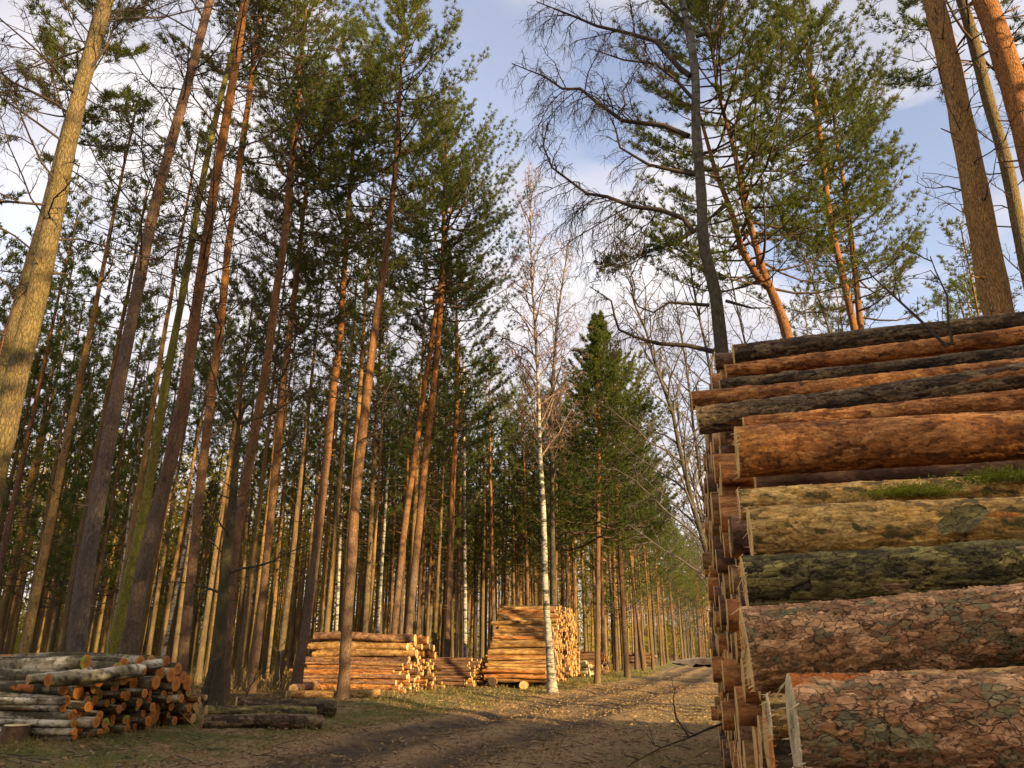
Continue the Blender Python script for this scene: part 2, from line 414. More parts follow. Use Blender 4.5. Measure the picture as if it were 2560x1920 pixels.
def mat_cut(name, c0, c1, green=0.0):
    m, t, b = new_mat(name); n = NT(t)
    o = n.coords()
    sx = n('SeparateXYZ'); n.l(o, sx.inputs[0])
    rad = n.math('SQRT', n.math('ADD', n.math('MULTIPLY', sx.outputs[1], sx.outputs[1]), n.math('MULTIPLY', sx.outputs[2], sx.outputs[2])))
    nz = n.noise(o, 12, 4)
    ring = n.math('SINE', n.math('ADD', n.math('MULTIPLY', rad, 420.0), n.math('MULTIPLY', nz, 9.0)))
    c = n.mix(n.math('MULTIPLY', n.math('ADD', ring, 1.0), .28), c0, c1)
    c = n.mix(n.ramp(n.math('MULTIPLY', rad, 7.0), [(.25, .55), (.5, 0.0)]), c, tuple(v * .62 for v in c1))
    c = n.mix(.5, c, n.ramp(n.noise(o, 40, 4, .7), [(.3, .55), (.7, 1.4)]), 'MULTIPLY')
    oi = n('ObjectInfo'); c = n.mix(.4, c, n.ramp(oi.outputs['Random'], [(0, .45), (1, 1.5)]), 'MULTIPLY')
    if green: c = n.mix(n.math('MULTIPLY', n.ramp(n.noise(n.coords((1, 1, 1), loc=(.3, .1, .7)), 7, 3, .6), [(.55, 0.0), (.60, 1.0)]), green), c, (.16, .40, .03))
    n.l(c, b.inputs['Base Color']); b.inputs['Roughness'].default_value = .8
    n.bump(b, n.noise(o, 90, 3), .4, .004)
    return m
M['cut_pine'] = mat_cut('sawn_pine', (.62, .41, .17), (.50, .27, .085))
M['cut_orange'] = mat_cut('sawn_alder', (.50, .20, .045), (.40, .13, .03))
M['cut_pale'] = mat_cut('sawn_pale_wood', (.66, .52, .30), (.50, .36, .17))
M['cut_marked'] = mat_cut('sawn_marked_wood', (.50, .24, .06), (.44, .17, .04), 1.0)
M['split'] = mat_simple('split_wood', (.78, .56, .32), .75, .18, 18)
M['rot'] = mat_simple('rotten_bark', (.11, .065, .035), .95, .5, 12)

# ------------------------------------------------------------------ ground
def rut_u(v): return np.interp(v, [0, 10.4, 17.7, 30, 47.7, 80, 120, 200], [-6.6, -5.9, -5.3, -4.1, -2.6, -.9, 1.9, 7])
def ground_z(u, v):
    u = np.asarray(u, float); v = np.asarray(v, float)
    near = np.exp(-((u + 5) ** 2) / 4000.0 - (v - 20) ** 2 / 20000.0)
    z = (fbm(u * .35 + 50, v * .35 + 50, 3) - .47) * .16 + (fbm(u * 2.2 + 90, v * 2.2 + 20, 5, 3) - .44) * .06
    r = rut_u(v)
    for off in (0.0, 2.0):
        z = z - .07 * np.exp(-((u - r - off) / .42) ** 2)
    z = z - .05 * sstep(r - 1.2, r, u) * (1 - sstep(r + 2.2, r + 3.2, u))
    z = z + .16 * sstep(r - 1.6, r - 4.5, u)
    return z * near
def gz(u, v): return float(ground_z(np.array([u]), np.array([v]))[0])
def make_ground():
    def geo(a, b, d0, k):
        out = [a]; d = d0
        while abs(out[-1] - a) < abs(b - a): out.append(out[-1] + math.copysign(d, b - a)); d *= k
        return out[1:]
    us = np.array(geo(-13, -900, .25, 1.12)[::-1] + list(np.arange(-13, 2.01, .11)) + geo(2, 900, .25, 1.12))
    vs = np.array(geo(8.5, -300, .3, 1.15)[::-1] + list(np.arange(8.5, 24, .11)) + geo(24, 1500, .13, 1.035))
    U, V = np.meshgrid(us, vs, indexing='ij')
    Z = ground_z(U, V)
    Z = Z + (fbm(U * 9, V * 9, 8, 2) - .37) * .05 * np.exp(-((V - 13) / 14.0) ** 2)
    r = rut_u(V); nz = fbm(U * 1.7 + 7, V * 1.1 + 3, 12, 4) * 1.5 - .7; nv = fbm(U * .8 + 1, V * .25 + 9, 22, 3) - .45
    rut = np.zeros_like(U)
    for off in (0.0, 2.05): rut = np.maximum(rut, 1 - sstep(.35, .95, np.abs(U - r - off + nv * .7) + nz * .5))
    verge = sstep(r - .9, r - 1.9, U + nz * .9) * (1 - sstep(r - 4.5, r - 7, U + nz))
    verge = np.maximum(verge, .4 * sstep(r + 3.4, r + 4.4, U + nz))
    forest = sstep(r - 4.0, r - 7.5, U + nz * 1.5)
    forest = np.maximum(forest, sstep(5, 8, U))
    A = np.stack([rut, verge, forest, np.ones_like(U)], -1).reshape(-1, 4)
    P = np.stack([U, V, Z], -1).reshape(-1, 3)
    nu, nv_ = U.shape
    i = np.arange(nu - 1)[:, None] * nv_; j = np.arange(nv_ - 1)[None]
    q = np.stack([i + j, i + nv_ + j, i + nv_ + j + 1, i + j + 1], -1)
    uc = (U[:-1, :-1] - r[:-1, :-1]); isroad = ((uc > -.9) & (uc < 3.0) & (V[:-1, :-1] > -20) & (V[:-1, :-1] < 150))
    for nm, mask in (('dirt_road', isroad), ('forest_floor', ~isroad)):
        qq = q[mask]; used = np.unique(qq); mp = np.zeros(len(P), int); mp[used] = np.arange(len(used))
        a = Acc(); a.add(P[used], mp[qq], None, 0, A[used])
        o = link(nm, a.mesh(nm, M['ground'])); o.rotation_euler = (0, 0, -RA); tag(o, kind='structure')
make_ground()

def scatter_pts(n, u0, u1, v0, v1, rng, fn=None):
    u = rng.uniform(u0, u1, n); v = v0 + (v1 - v0) * rng.random(n) ** 1.5
    if fn is not None:
        k = rng.random(n) < fn(u, v); u, v = u[k], v[k]
    return u, v
def to_world(u, v, z): return u[:, None] * UD + v[:, None] * VD + z[:, None] * np.array([0, 0, 1.0])

def ground_cover():
    rng = np.random.default_rng(5)
    # grass on the verge
    a = Acc()
    def vf(u, v):
        r = rut_u(v); nz = fbm(u * .9 + 3, v * .9 + 1, 40, 3)
        m = sstep(r - .8, r - 2.0, u) * (.15 + .85 * sstep(r - 7.5, r - 4, u))
        return m * sstep(.36, .52, nz) + .03
    u, v = scatter_pts(60000, -16, -1, 9, 60, rng, vf)
    P = to_world(u, v, ground_z(u, v) - .01); k = len(P)
    D = rng.normal(0, .55, (k, 3)); D[:, 2] = 1
    tone = np.repeat(np.clip(fbm(u * .7, v * .7, 41, 3) * 1.4 - .25 + rng.normal(0, .22, k), 0, 1)[:, None], 4, 1)
    blades(a, P, D, rng.uniform(.05, .20, k), .010 + .0004 * v, 0, rng, tone)
    tag(link('grass', a.mesh('grass', M['grass'])), 'short olive grass along the verge of the dirt road', 'grass', kind='stuff')
    # bracken and brush under the trees
    a = Acc()
    def bf(u, v):
        r = rut_u(v); nz = fbm(u * .35 + 3, v * .35 + 1, 44, 3)
        return sstep(r - 3.0, r - 6.5, u) * sstep(.28, .58, nz)
    u, v = scatter_pts(70000, -60, -4, 13, 95, rng, bf)
    P = to_world(u, v, ground_z(u, v) - .02); k = len(P)
    D = rng.normal(0, .6, (k, 3)); D[:, 2] = .8
    tone = np.repeat(np.clip(fbm(u * .5, v * .5, 45, 3) * 1.3 - .2 + rng.normal(0, .25, k), 0, 1)[:, None], 4, 1)
    blades(a, P, D, rng.uniform(.15, .55, k), .014 + .0006 * v, 0, rng, tone)
    tag(link('undergrowth', a.mesh('undergrowth', M['brush'])), 'dry brown bracken and brush under the pines', 'undergrowth', kind='stuff')
    # fallen leaves and bark chips
    a = Acc()
    u, v = scatter_pts(60000, -15, 1.5, 8.5, 40, rng, lambda u, v: .22 + .78 * sstep(.38, .6, fbm(u * .8 + 30, v * .8, 50, 3)))
    k = len(u); P = to_world(u, v, ground_z(u, v) + .012)
    D = rng.normal(0, 1, (k, 3)); D[:, 2] *= .22
    blades(a, P, D, rng.uniform(.03, .11, k), rng.uniform(.018, .045, k), 0, rng, np.repeat(rng.random(k)[:, None], 4, 1))
    tag(link('fallen_leaves', a.mesh('fallen_leaves', M['leaf'])), 'pale dead leaves and bark chips littering the road and verge', 'leaves', kind='stuff')
    # sticks lying about
    a = Acc(); u, v = scatter_pts(1700, -14, .8, 9, 40, rng)
    k = len(u); th = rng.uniform(0, 6.28, k); ln = rng.uniform(.08, .45, k)
    A_ = to_world(u, v, ground_z(u, v) + .015); B_ = A_ + np.stack([np.cos(th) * ln, np.sin(th) * ln, rng.uniform(-.01, .08, k)], 1)
    prisms(a, A_, B_, rng.uniform(.004, .010, k), .003)
    tag(link('twig_litter', a.mesh('twig_litter', M['twig'])), 'small dark sticks littering the road and verge', 'litter', kind='stuff')
ground_cover()

# ------------------------------------------------------------------ trees
def pine_crown(acc, pos, h0, h1, R, nb, rng, shape='round', twigs=11, tufts=4, bl=20, nl=.19, nw=.022, up=0.25, lift=None, dense0=.28):
    """limbs (material 0), needles (material 1)"""
    tp, td, tt = [], [], []; A, B, ra = [], [], []
    for i in range(nb):
        t = (i + rng.random()) / nb
        h = h0 + (h1 - h0) * t ** .92
        if shape == 'round': pr = .50 + .55 * math.sin(math.pi * min(1, t * .80 + .18)) - .25 * t
        elif shape == 'cone': pr = (1 - t) ** .95 * 1.02 + .025
        else: pr = .75 + .35 * math.sin(t * 3.1) - .45 * t
        ln = max(.25, R * pr * rng.uniform(.6, 1.15)); az = i * 2.399 + rng.normal(0, .5)
        el = math.radians(rng.uniform(-8, 14) + 48 * t ** 1.6)
        d0 = np.array([math.cos(az) * math.cos(el), math.sin(az) * math.cos(el), math.sin(el)])
        p0 = pos(h); s = np.linspace(0, 1, 6)[:, None]
        side = np.array([-math.sin(az), math.cos(az), 0]) * rng.normal(0, .12)
        P = p0 + d0 * s * ln + (side * s ** 2 + np.array([0, 0, up]) * s ** 2.2 - np.array([0, 0, .10]) * np.sin(s * 3.1)) * ln
        tube(acc, P, np.linspace(.009 + .011 * ln, .005, 6), 4, 0)
        nt = max(3, int(twigs * (.5 + .5 * ln / R)))
        for k in range(nt):
            q = dense0 + (1 - dense0) * (k + rng.random()) / nt if k else 1.0
            x = q * 5; j = min(4, int(x)); b = P[j] + (P[j + 1] - P[j]) * (x - j)
            bd = unit(P[j + 1] - P[j]); sd = np.cross(bd, [0, 0, 1.0])
            sg = 1 if k % 2 else -1
            td_ = unit(bd * .75 + sd * sg * rng.uniform(.3, 1.0) * (q < 1) + np.array([0, 0, rng.uniform(-.05, .5)]))
            tl = ln * rng.uniform(.16, .34) * (1.15 - .4 * q) + .12
            A.append(b); B.append(b + td_ * tl); ra.append(.004 + .006 * tl)
            for f in np.linspace(.30, 1.0, tufts):
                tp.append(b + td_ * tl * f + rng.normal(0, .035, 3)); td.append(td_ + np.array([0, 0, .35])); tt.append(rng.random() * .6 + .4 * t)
    prisms(acc, A, B, np.array(ra), .004)
    tp = np.array(tp); td = unit(np.array(td)); tt = np.array(tt)
    n = len(tp); P = np.repeat(tp, bl, 0); D = np.repeat(td, bl, 0) + rng.normal(0, .62, (n * bl, 3))
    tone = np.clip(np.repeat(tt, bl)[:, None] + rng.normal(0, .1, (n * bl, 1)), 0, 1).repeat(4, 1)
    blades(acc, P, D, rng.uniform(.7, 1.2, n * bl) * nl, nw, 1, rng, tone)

def bare_limb(acc, P, r0, rng, m=0, lev=2, gap=.45, ratio=.45, droop=.15, tw=(.004, .002), m2=None, first=.12, sides=6):
    """a bare limb along P with side shoots; the last level is made of thin prisms"""
    m2 = m if m2 is None else m2
    P = np.asarray(P, float); seg = np.linalg.norm(np.diff(P, axis=0), axis=1); Ls = np.concatenate([[0], np.cumsum(seg)]); Lt = Ls[-1]
    R = r0 * (1 - .85 * (Ls / Lt)) + .003
    tube(acc, P, R, sides, m)
    n = max(2, int(Lt / gap)); A, B = [], []
    for k in range(n):
        s = Lt * (first + (1 - first) * (k + rng.random()) / n); s = min(s, Lt * .995)
        j = min(len(seg) - 1, int(np.searchsorted(Ls, s) - 1)); f = (s - Ls[j]) / seg[j]
        b = P[j] + (P[j + 1] - P[j]) * f; bd = unit(P[j + 1] - P[j])
        rd = unit(np.cross(bd, rng.normal(size=3)))
        d = unit(bd * rng.uniform(.4, .9) + rd * .75)
        ln = ratio * (Lt - s * .65) * rng.uniform(.5, 1.1)
        if ln < .12: ln = .12 + rng.random() * .15
        ns = 5 if lev > 1 else 4
        t = np.linspace(0, 1, ns)[:, None]
        Q = b + d * ln * t + np.array([0, 0, -droop]) * ln * t ** 2 + np.cumsum(rng.normal(0, .045, (ns, 3)) * ln * (t > 0), 0)
        if lev > 1: bare_limb(acc, Q, min(max(.005, R[j] * .5), .004 + .0075 * ln), rng, m2, lev - 1, gap * .62, ratio, droop * 1.5, tw, m2, .1, 4)
        else: A.append(Q[:-1]); B.append(Q[1:])
    if A: prisms(acc, np.concatenate(A), np.concatenate(B), tw[0], tw[1], m2)

def interp_path(P):
    P = np.asarray(P); z = P[:, 2]
    return lambda h: np.array([np.interp(h, z, P[:, 0]), np.interp(h, z, P[:, 1]), h])

def stubs(acc, P, R, rng, n, h0, h1, m=0):
    f = interp_path(P)
    for k in range(n):
        h = rng.uniform(h0, h1); c = f(h); r = np.interp(h, P[:, 2], R); az = rng.uniform(0, 6.28)
        d = np.array([math.cos(az), math.sin(az), rng.uniform(-.1, .5)]); ln = rng.uniform(.06, .35)
        tube(acc, [c + d * r * .6, c + d * (r + ln)], [.022, .010], 5, m, cap1=True)

def dead_limbs(acc, pos, rad, h0, h1, n, ln, rng, m, lev=2, droop=.14, gap=.30, el0=14, twig=.0042):
    for k in range(n):
        h = h0 + (h1 - h0) * (k + rng.random()) / n; az = rng.uniform(0, 6.28); el = math.radians(el0 + rng.normal(6, 18))
        d = np.array([math.cos(az) * math.cos(el), math.sin(az) * math.cos(el), math.sin(el)])
        l = ln * rng.uniform(.45, 1.15); t = np.linspace(0, 1, 6)[:, None]
        P = pos(h) + d * l * t + np.array([0, 0, .12]) * l * t ** 2 + np.cumsum(rng.normal(0, .03, (6, 3)) * l * (t > 0), 0)
        bare_limb(acc, P, .007 + .0048 * l, rng, m, lev, gap, .46, droop, (twig, twig * .6))

def trace(pts, D, H=None, w0=None):
    """pixel polyline (bottom to top) with widths -> world points and radii on the upright plane through the tree's foot, D metres off"""
    b = ray(pts[0][0], 1632); hd = np.array([b[0], b[1], 0]); hd /= np.linalg.norm(hd)
    p0 = EYE + hd * D
    P = []; R = []
    for x, y, wpx in pts:
        p = on_plane(x, y, p0, hd); P.append(p); R.append(wpx * .5 * depth(p) / FPX)
    P = np.array(P); R = np.array(R)
    if P[0][2] > .1:      # run it on down to the ground
        k = min(2, len(P) - 1); s = (P[0] - P[k]) / max(P[k][2] - P[0][2], .1)
        dz = P[0][2] + .25
        q = P[0] + np.array([s[0] * .6, s[1] * .6, -1]) * dz
        P = np.vstack([q, P]); R = np.concatenate([[R[0] * 1.12 + .005], R])
    if H and P[-1][2] < H - .5:
        k = max(0, len(P) - 4); s = (P[-1] - P[k]) / max(P[-1][2] - P[k][2], .1)
        for f in (.35, .7, 1.0):
            q = P[-1] if f == .35 else P[-1]
            P = np.vstack([P, P[-1] + s * (H - P[-1][2]) * (f if f < 1 else 1)])
        n = 3; zz = P[-4][2]; r = R[-1]
        R = np.concatenate([R, [max(.02, r * (1 - .9 * (P[-3 + i][2] - zz) / (H - zz + .01))) for i in range(3)]])
    return P, R

def smooth_path(P, R, step=.5, rng=None, wob=.0):
    z = P[:, 2]; zs = np.arange(z[0], z[-1], step); zs = np.append(zs, z[-1])
    Q = np.stack([np.interp(zs, z, P[:, 0]), np.interp(zs, z, P[:, 1]), zs], 1); r = np.interp(zs, z, R)
    for _ in range(2):
        Q[1:-1] = .25 * Q[:-2] + .5 * Q[1:-1] + .25 * Q[2:]; r[1:-1] = .25 * r[:-2] + .5 * r[1:-1] + .25 * r[2:]
    if rng is not None: r = r * (1 + rng.normal(0, .035, len(r)))
    flare = 1 + .35 * np.exp(-np.maximum(zs, 0) / .35)
    return Q, r * flare

def h_at(P, D, y, x=None):
    """height on the traced tree of image row y"""
    e = [abs((960 - FPX * np.dot(p - EYE, UPV) / depth(p)) - y) for p in P]
    return float(P[int(np.argmin(e))][2])

def traced_tree(name, label, cat, pts, D, H, mat, crown=None, dead=None, nst=10, seed=1, extra=None, group=None, limbmat='limb', cmat='needle'):
    rng = np.random.default_rng(seed)
    P, R = trace(pts, D, H)
    Q, r = smooth_path(P, R, .5, rng)
    base = np.array([Q[0][0], Q[0][1], 0.0])
    root = empty(name, base); tag(root, label, cat, group)
    Ql = Q - base
    a = Acc(); tube(a, Ql, r, 14, 0, cap1=True, wob=.02, rng=rng); stubs(a, Ql, r, rng, nst, 1.5, min(H * .75, 16), 0)
    pos = interp_path(Ql)
    if dead:
        h0, h1, n, ln = dead[:4]; dead_limbs(a, pos, None, h0, h1, n, ln, rng, 1, lev=dead[4] if len(dead) > 4 else 2)
    if extra: extra(a, base, rng, pos)
    link('trunk', a.mesh(name + '_trunk', [M[mat], M[dead[5] if dead and len(dead) > 5 else 'twig']]), root)
    if crown:
        a = Acc(); kw = dict(crown); h0 = kw.pop('h0'); h1 = kw.pop('h1', float(Ql[-1][2])); Rr = kw.pop('R'); nb = kw.pop('nb', 46)
        pine_crown(a, pos, h0, min(h1, float(Ql[-1][2])), Rr, nb, rng, **kw)
        link('crown', a.mesh(name + '_crown', [M[limbmat], M[cmat]]), root)
    return root

def K(h0, R, nb=48, **kw): return dict(h0=h0, R=R, nb=nb, **kw)
def px(*s): return [tuple(x) for x in s]

# the traced trees of the left-hand stand, nearest first
traced_tree('larch_tree', 'thick leaning knotty trunk at the left frame edge with a bright golden sunlit patch', 'tree',
    px((-40, 1300, 58), (4, 1106, 56), (22, 1034, 55), (43, 925, 53), (87, 774, 48), (106, 675, 46), (134, 541, 44), (191, 260, 38), (268, 0, 32)), 14.5, 26, 'larch',
    dead=(7.5, 24, 34, 3.4, 3), nst=26, seed=11)
traced_tree('pine_tree', 'mossy dark trunk close behind the thick golden leaning trunk', 'tree',
    px((0, 960, 30), (33, 835, 30), (61, 720, 28), (98, 600, 27), (150, 386, 24)), 19.5, 25, 'larch', None, (8, 24, 26, 2.8, 3), seed=12)
traced_tree('pine_tree', 'narrow orange trunk leaning at the left frame edge below the thick golden trunk', 'tree',
    px((-20, 960, 27), (11, 871, 25), (47, 752, 22), (90, 600, 18)), 21, 21, 'pine_red', K(14, 1.9, 34), seed=13)
traced_tree('pine_tree', 'tall straight pinkish grey pine rising behind the birch log pile', 'tree',
    px((184, 1678, 45), (195, 1566, 43), (217, 1403, 40), (250, 1222, 37), (259, 1179, 36), (278, 1063, 33), (300, 944, 31), (322, 835, 29), (347, 708, 27), (378, 549, 25), (411, 419, 24), (443, 305, 23), (480, 171, 21), (525, 0, 19)),
    18.5, 27, 'pine_grey', K(21, 3.0), (9.5, 22, 30, 3.2, 3), 18, 14)
traced_tree('pine_tree', 'slim bright yellow green mossy trunk behind the birch log pile', 'tree',
    px((278, 1656, 33), (300, 1548, 30), (322, 1450, 27), (344, 1360, 25), (362, 1269, 23), (380, 1179, 22), (394, 1070, 20), (412, 962, 19), (430, 875, 18), (463, 701, 17), (500, 480, 15), (545, 269, 13), (570, 175, 11)),
    21, 23, 'mossy', None, (9, 22, 18, 2.2), 8, 15)
traced_tree('pine_tree', 'stout orange pine with pale lower bark just right of the yellow mossy trunk', 'tree',
    px((318, 1640, 40), (336, 1548, 39), (369, 1367, 37), (401, 1258, 36), (427, 1150, 34), (463, 980, 29), (477, 853, 27), (495, 745, 26), (510, 643, 24), (533, 488, 22), (557, 346, 21), (586, 183, 20), (612, 0, 18)),
    19.5, 27, 'pine_red', K(20, 3.2), (9, 21, 28, 3.2, 3), 20, 16)
traced_tree('pine_tree', 'orange brown pine left of the dark forked tree', 'tree',
    px((455, 1680, 26), (467, 1548, 25), (486, 1367, 24), (508, 1150, 22), (524, 1027, 20), (539, 900, 19), (557, 763, 18), (571, 600, 17), (586, 521, 16), (606, 358, 15), (627, 216, 13), (645, 60, 12)),
    23, 26, 'pine_red', K(19, 3.0), (10, 20, 20, 2.8, 3), 12, 17)
traced_tree('pine_tree', 'brown pine with long dark ascending dead limbs beside the dark forked tree', 'tree',
    px((562, 1700, 26), (575, 1450, 25), (590, 1353, 24), (608, 1240, 24), (622, 1161, 23), (637, 1088, 22), (655, 980, 21), (676, 853, 20), (691, 723, 19), (709, 622, 18), (723, 481, 16), (741, 300, 14), (752, 163, 12)),
    24.5, 26, 'pine', K(16.0, 3.6, 84), (9, 17.5, 24, 3.6, 3), 12, 18)
traced_tree('pine_tree', 'slender brown pine right of the pine with long dead limbs', 'tree',
    px((631, 1703, 19), (644, 1620, 19), (658, 1475, 18), (669, 1367, 18), (680, 1258, 18), (694, 1106, 17), (716, 889, 16), (734, 763, 15), (745, 654, 13)),
    28, 24, 'pine', K(12, 3.0, 76), (8, 13, 10, 2.4), 10, 19)
traced_tree('pine_tree', 'pale orange pine standing behind the left end of the middle log pile', 'tree',
    px((745, 1680, 25), (768, 1547, 23), (783, 1443, 22), (805, 1248, 21), (819, 1121, 20), (832, 977, 19), (850, 861, 17), (859, 698, 14), (875, 463, 11), (882, 401, 9)),
    28, 25, 'pine_red', K(14, 3.4, 90), (8, 14, 12, 2.6), 12, 20)
traced_tree('pine_tree', 'tall pine rooted in the grass in front of the middle log pile', 'tree',
    px((856, 1764, 30), (863, 1647, 28), (868, 1530, 27), (877, 1447, 26), (884, 1302, 25), (893, 1194, 24), (906, 1085, 23), (921, 958, 22), (931, 868, 21), (954, 716, 18), (969, 607, 16), (980, 499, 14), (991, 408, 12), (996, 300, 10), (1003, 163, 7), (1012, 45, 4)),
    25, 25.2, 'pine', K(16.5, 3.2, 78), (8, 17, 18, 3.4), 14, 21)
traced_tree('pine_tree', 'left one of the two lit orange pines behind the middle log pile', 'tree',
    px((975, 1700, 17), (985, 1580, 17), (998, 1447, 16), (1007, 1356, 16), (1018, 1266, 16), (1033, 1176, 15), (1047, 1067, 14), (1062, 958, 13), (1078, 868, 12), (1092, 760, 10)),
    33, 24, 'pine_red', K(17, 2.8, 50), (10, 17, 8, 2.4), 8, 22)
traced_tree('pine_tree', 'brightest orange pine with a wide dark crown above the dark log pile', 'tree',
    px((1010, 1690, 20), (1036, 1429, 19), (1045, 1338, 18), (1054, 1248, 18), (1062, 1158, 17), (1073, 1067, 17), (1083, 977, 16), (1094, 868, 14), (1103, 752, 13), (1108, 626, 11), (1110, 517, 9), (1114, 409, 7), (1118, 315, 4)),
    33, 27, 'pine_red', K(16, 4.4, 120), (10, 16, 10, 3.0), 8, 23)
traced_tree('pine_tree', 'slim upright brown pine between the dark log pile and the tall sunlit pile', 'tree',
    px((1115, 1680, 15), (1125, 1429, 15), (1129, 1302, 14), (1132, 1194, 14), (1138, 1103, 13), (1143, 995, 12), (1143, 886, 11), (1141, 790, 6)),
    37, 20.5, 'pine_red', K(11, 3.0, 84), (7, 12, 10, 2.4), 8, 24)

# dark crooked broadleaf with a forked foot
def fork_extra(a, base, rng, pos):
    for dx in (-.28,):
        tube(a, [pos(1.6) + [0, 0, 0], pos(.9) + [dx * .5, 0, 0], pos(.3) + [dx, 0, 0], pos(-.15) + [dx * 1.25, 0, 0]], [.13, .14, .16, .2], 10, 0)
    for pl, rr in (((1.0, 3.2, .9), .05), ((-.6, 2.6, -.8), .04), ((1.2, 1.2, .4), .04)):
        p = pos(7.6); t = np.linspace(0, 1, 7)[:, None]
        bare_limb(a, p + np.array([pl[0] * 1.6, pl[2], pl[1]]) * t + np.cumsum(rng.normal(0, .07, (7, 3)), 0) * (t > 0), rr, rng, 0, 3, .5, .5, .1)
    p = pos(3.4); t = np.linspace(0, 1, 7)[:, None]
    bare_limb(a, p + np.array([2.6, -.4, .75]) * t + np.cumsum(rng.normal(0, .04, (7, 3)), 0) * (t > 0), .035, rng, 0, 2, .5, .4, .15)
    p = pos(2.9)
    bare_limb(a, p + np.array([-2.0, .2, .9]) * t + np.array([0, 0, -.6]) * t ** 2, .03, rng, 1, 2, .4, .4, .2)
traced_tree('broadleaf_tree', 'dark crooked bare tree with a forked foot right of the birch log pile', 'tree',
    px((540, 1748, 33), (546, 1656, 29), (553, 1548, 27), (564, 1403, 26), (582, 1258, 21), (590, 1150, 15), (592, 1110, 11)), 22.5, 8.6, 'dark', None, (2.5, 7.5, 9, 1.6), 6, 25, fork_extra)

# birches
def birch_crown(a, base, pos, H, rng, h0, n, ln, spread=45, m2=1, lev=3, gap=.5, tws=.0075):
    for k in range(n):
        f = (k + rng.random()) / n; h = h0 + (H - h0) * f ** .9; az = k * 2.4 + rng.normal(0, .5)
        el = math.radians(spread + 22 * f + rng.normal(0, 8)); l = ln * (1 - .62 * f) * rng.uniform(.7, 1.15)
        d = np.array([math.cos(az) * math.cos(el), math.sin(az) * math.cos(el), math.sin(el)]); t = np.linspace(0, 1, 6)[:, None]
        bare_limb(a, pos(h) + d * l * t - np.array([0, 0, .12]) * l * t ** 2 + np.cumsum(rng.normal(0, .03, (6, 3)) * l * (t > 0), 0), .008 + .007 * l, rng, m2, lev, gap, .44, .14, (tws, tws * .55), m2)
def birch(name, label, pts, D, H, seed, h0, n, ln, mat='birch', spread=50, tw='twig_pink', lev=3, gap=.5, group=None):
    rng = np.random.default_rng(seed); P, R = trace(pts, D, H); Q, r = smooth_path(P, R, .5, rng)
    base = np.array([Q[0][0], Q[0][1], 0.0]); root = empty(name, base); tag(root, label, 'tree', group); Ql = Q - base
    a = Acc(); tube(a, Ql, r, 12, 0, cap1=True, wob=.02, rng=rng); link('trunk', a.mesh(name + '_trunk', [M[mat]]), root)
    a = Acc(); birch_crown(a, base, interp_path(Ql), float(Ql[-1][2]), rng, h0, n, ln, spread, 0, lev, gap, .011); link('crown', a.mesh(name + '_crown', [M[tw]]), root)
    return root
birch('birch_tree', 'white barked birch standing at the front of the tall sunlit log pile',
    px((1381, 1735, 24), (1372, 1600, 18), (1363, 1483, 15), (1360, 1303, 13), (1354, 1200, 12), (1349, 1122, 10), (1345, 941, 8), (1336, 800, 6), (1330, 700, 5), (1325, 500, 2)), 30, 21.5, 31, 8.5, 56, 3.8, lev=3, gap=.32)
birch('birch_tree', 'greenish bare birch close behind the white birch with a reddish twiggy top',
    px((1386, 1690, 18), (1382, 1429, 14), (1380, 1212, 11), (1380, 995, 9), (1392, 800, 6), (1420, 620, 2)), 37, 22, 32, 9, 50, 3.6, 'birch_dark', lev=3, gap=.32)
for (x0, x1, y0, y1, d, s, lb) in ((1161, 1163, 1139, 1640, 44, 33, 'thin white birch stem between the dark log pile and the sunlit pile'),
        (969, 940, 1194, 1640, 42, 34, 'thin white birch stem above the right end of the middle log pile'),
        (855, 838, 1248, 1640, 40, 35, 'thin white birch stem left of the tall pine by the middle pile'),
        (470, 400, 1330, 1680, 30, 36, 'thin white birch stem between the orange brown pine and the birch logs'),
        (310, 266, 1400, 1680, 33, 37, 'speckled white birch stem beside the yellow mossy trunk')):
    birch('birch_tree', lb, px((x1, y1, 10), ((x0 + x1) / 2, (y0 + y1) / 2, 8), (x0, y0, 6), (x0 + (x0 - x1) * .6, y0 - 230, 3)), d, 17, s, 8.5, 10, 2.2, lev=2, gap=.5)

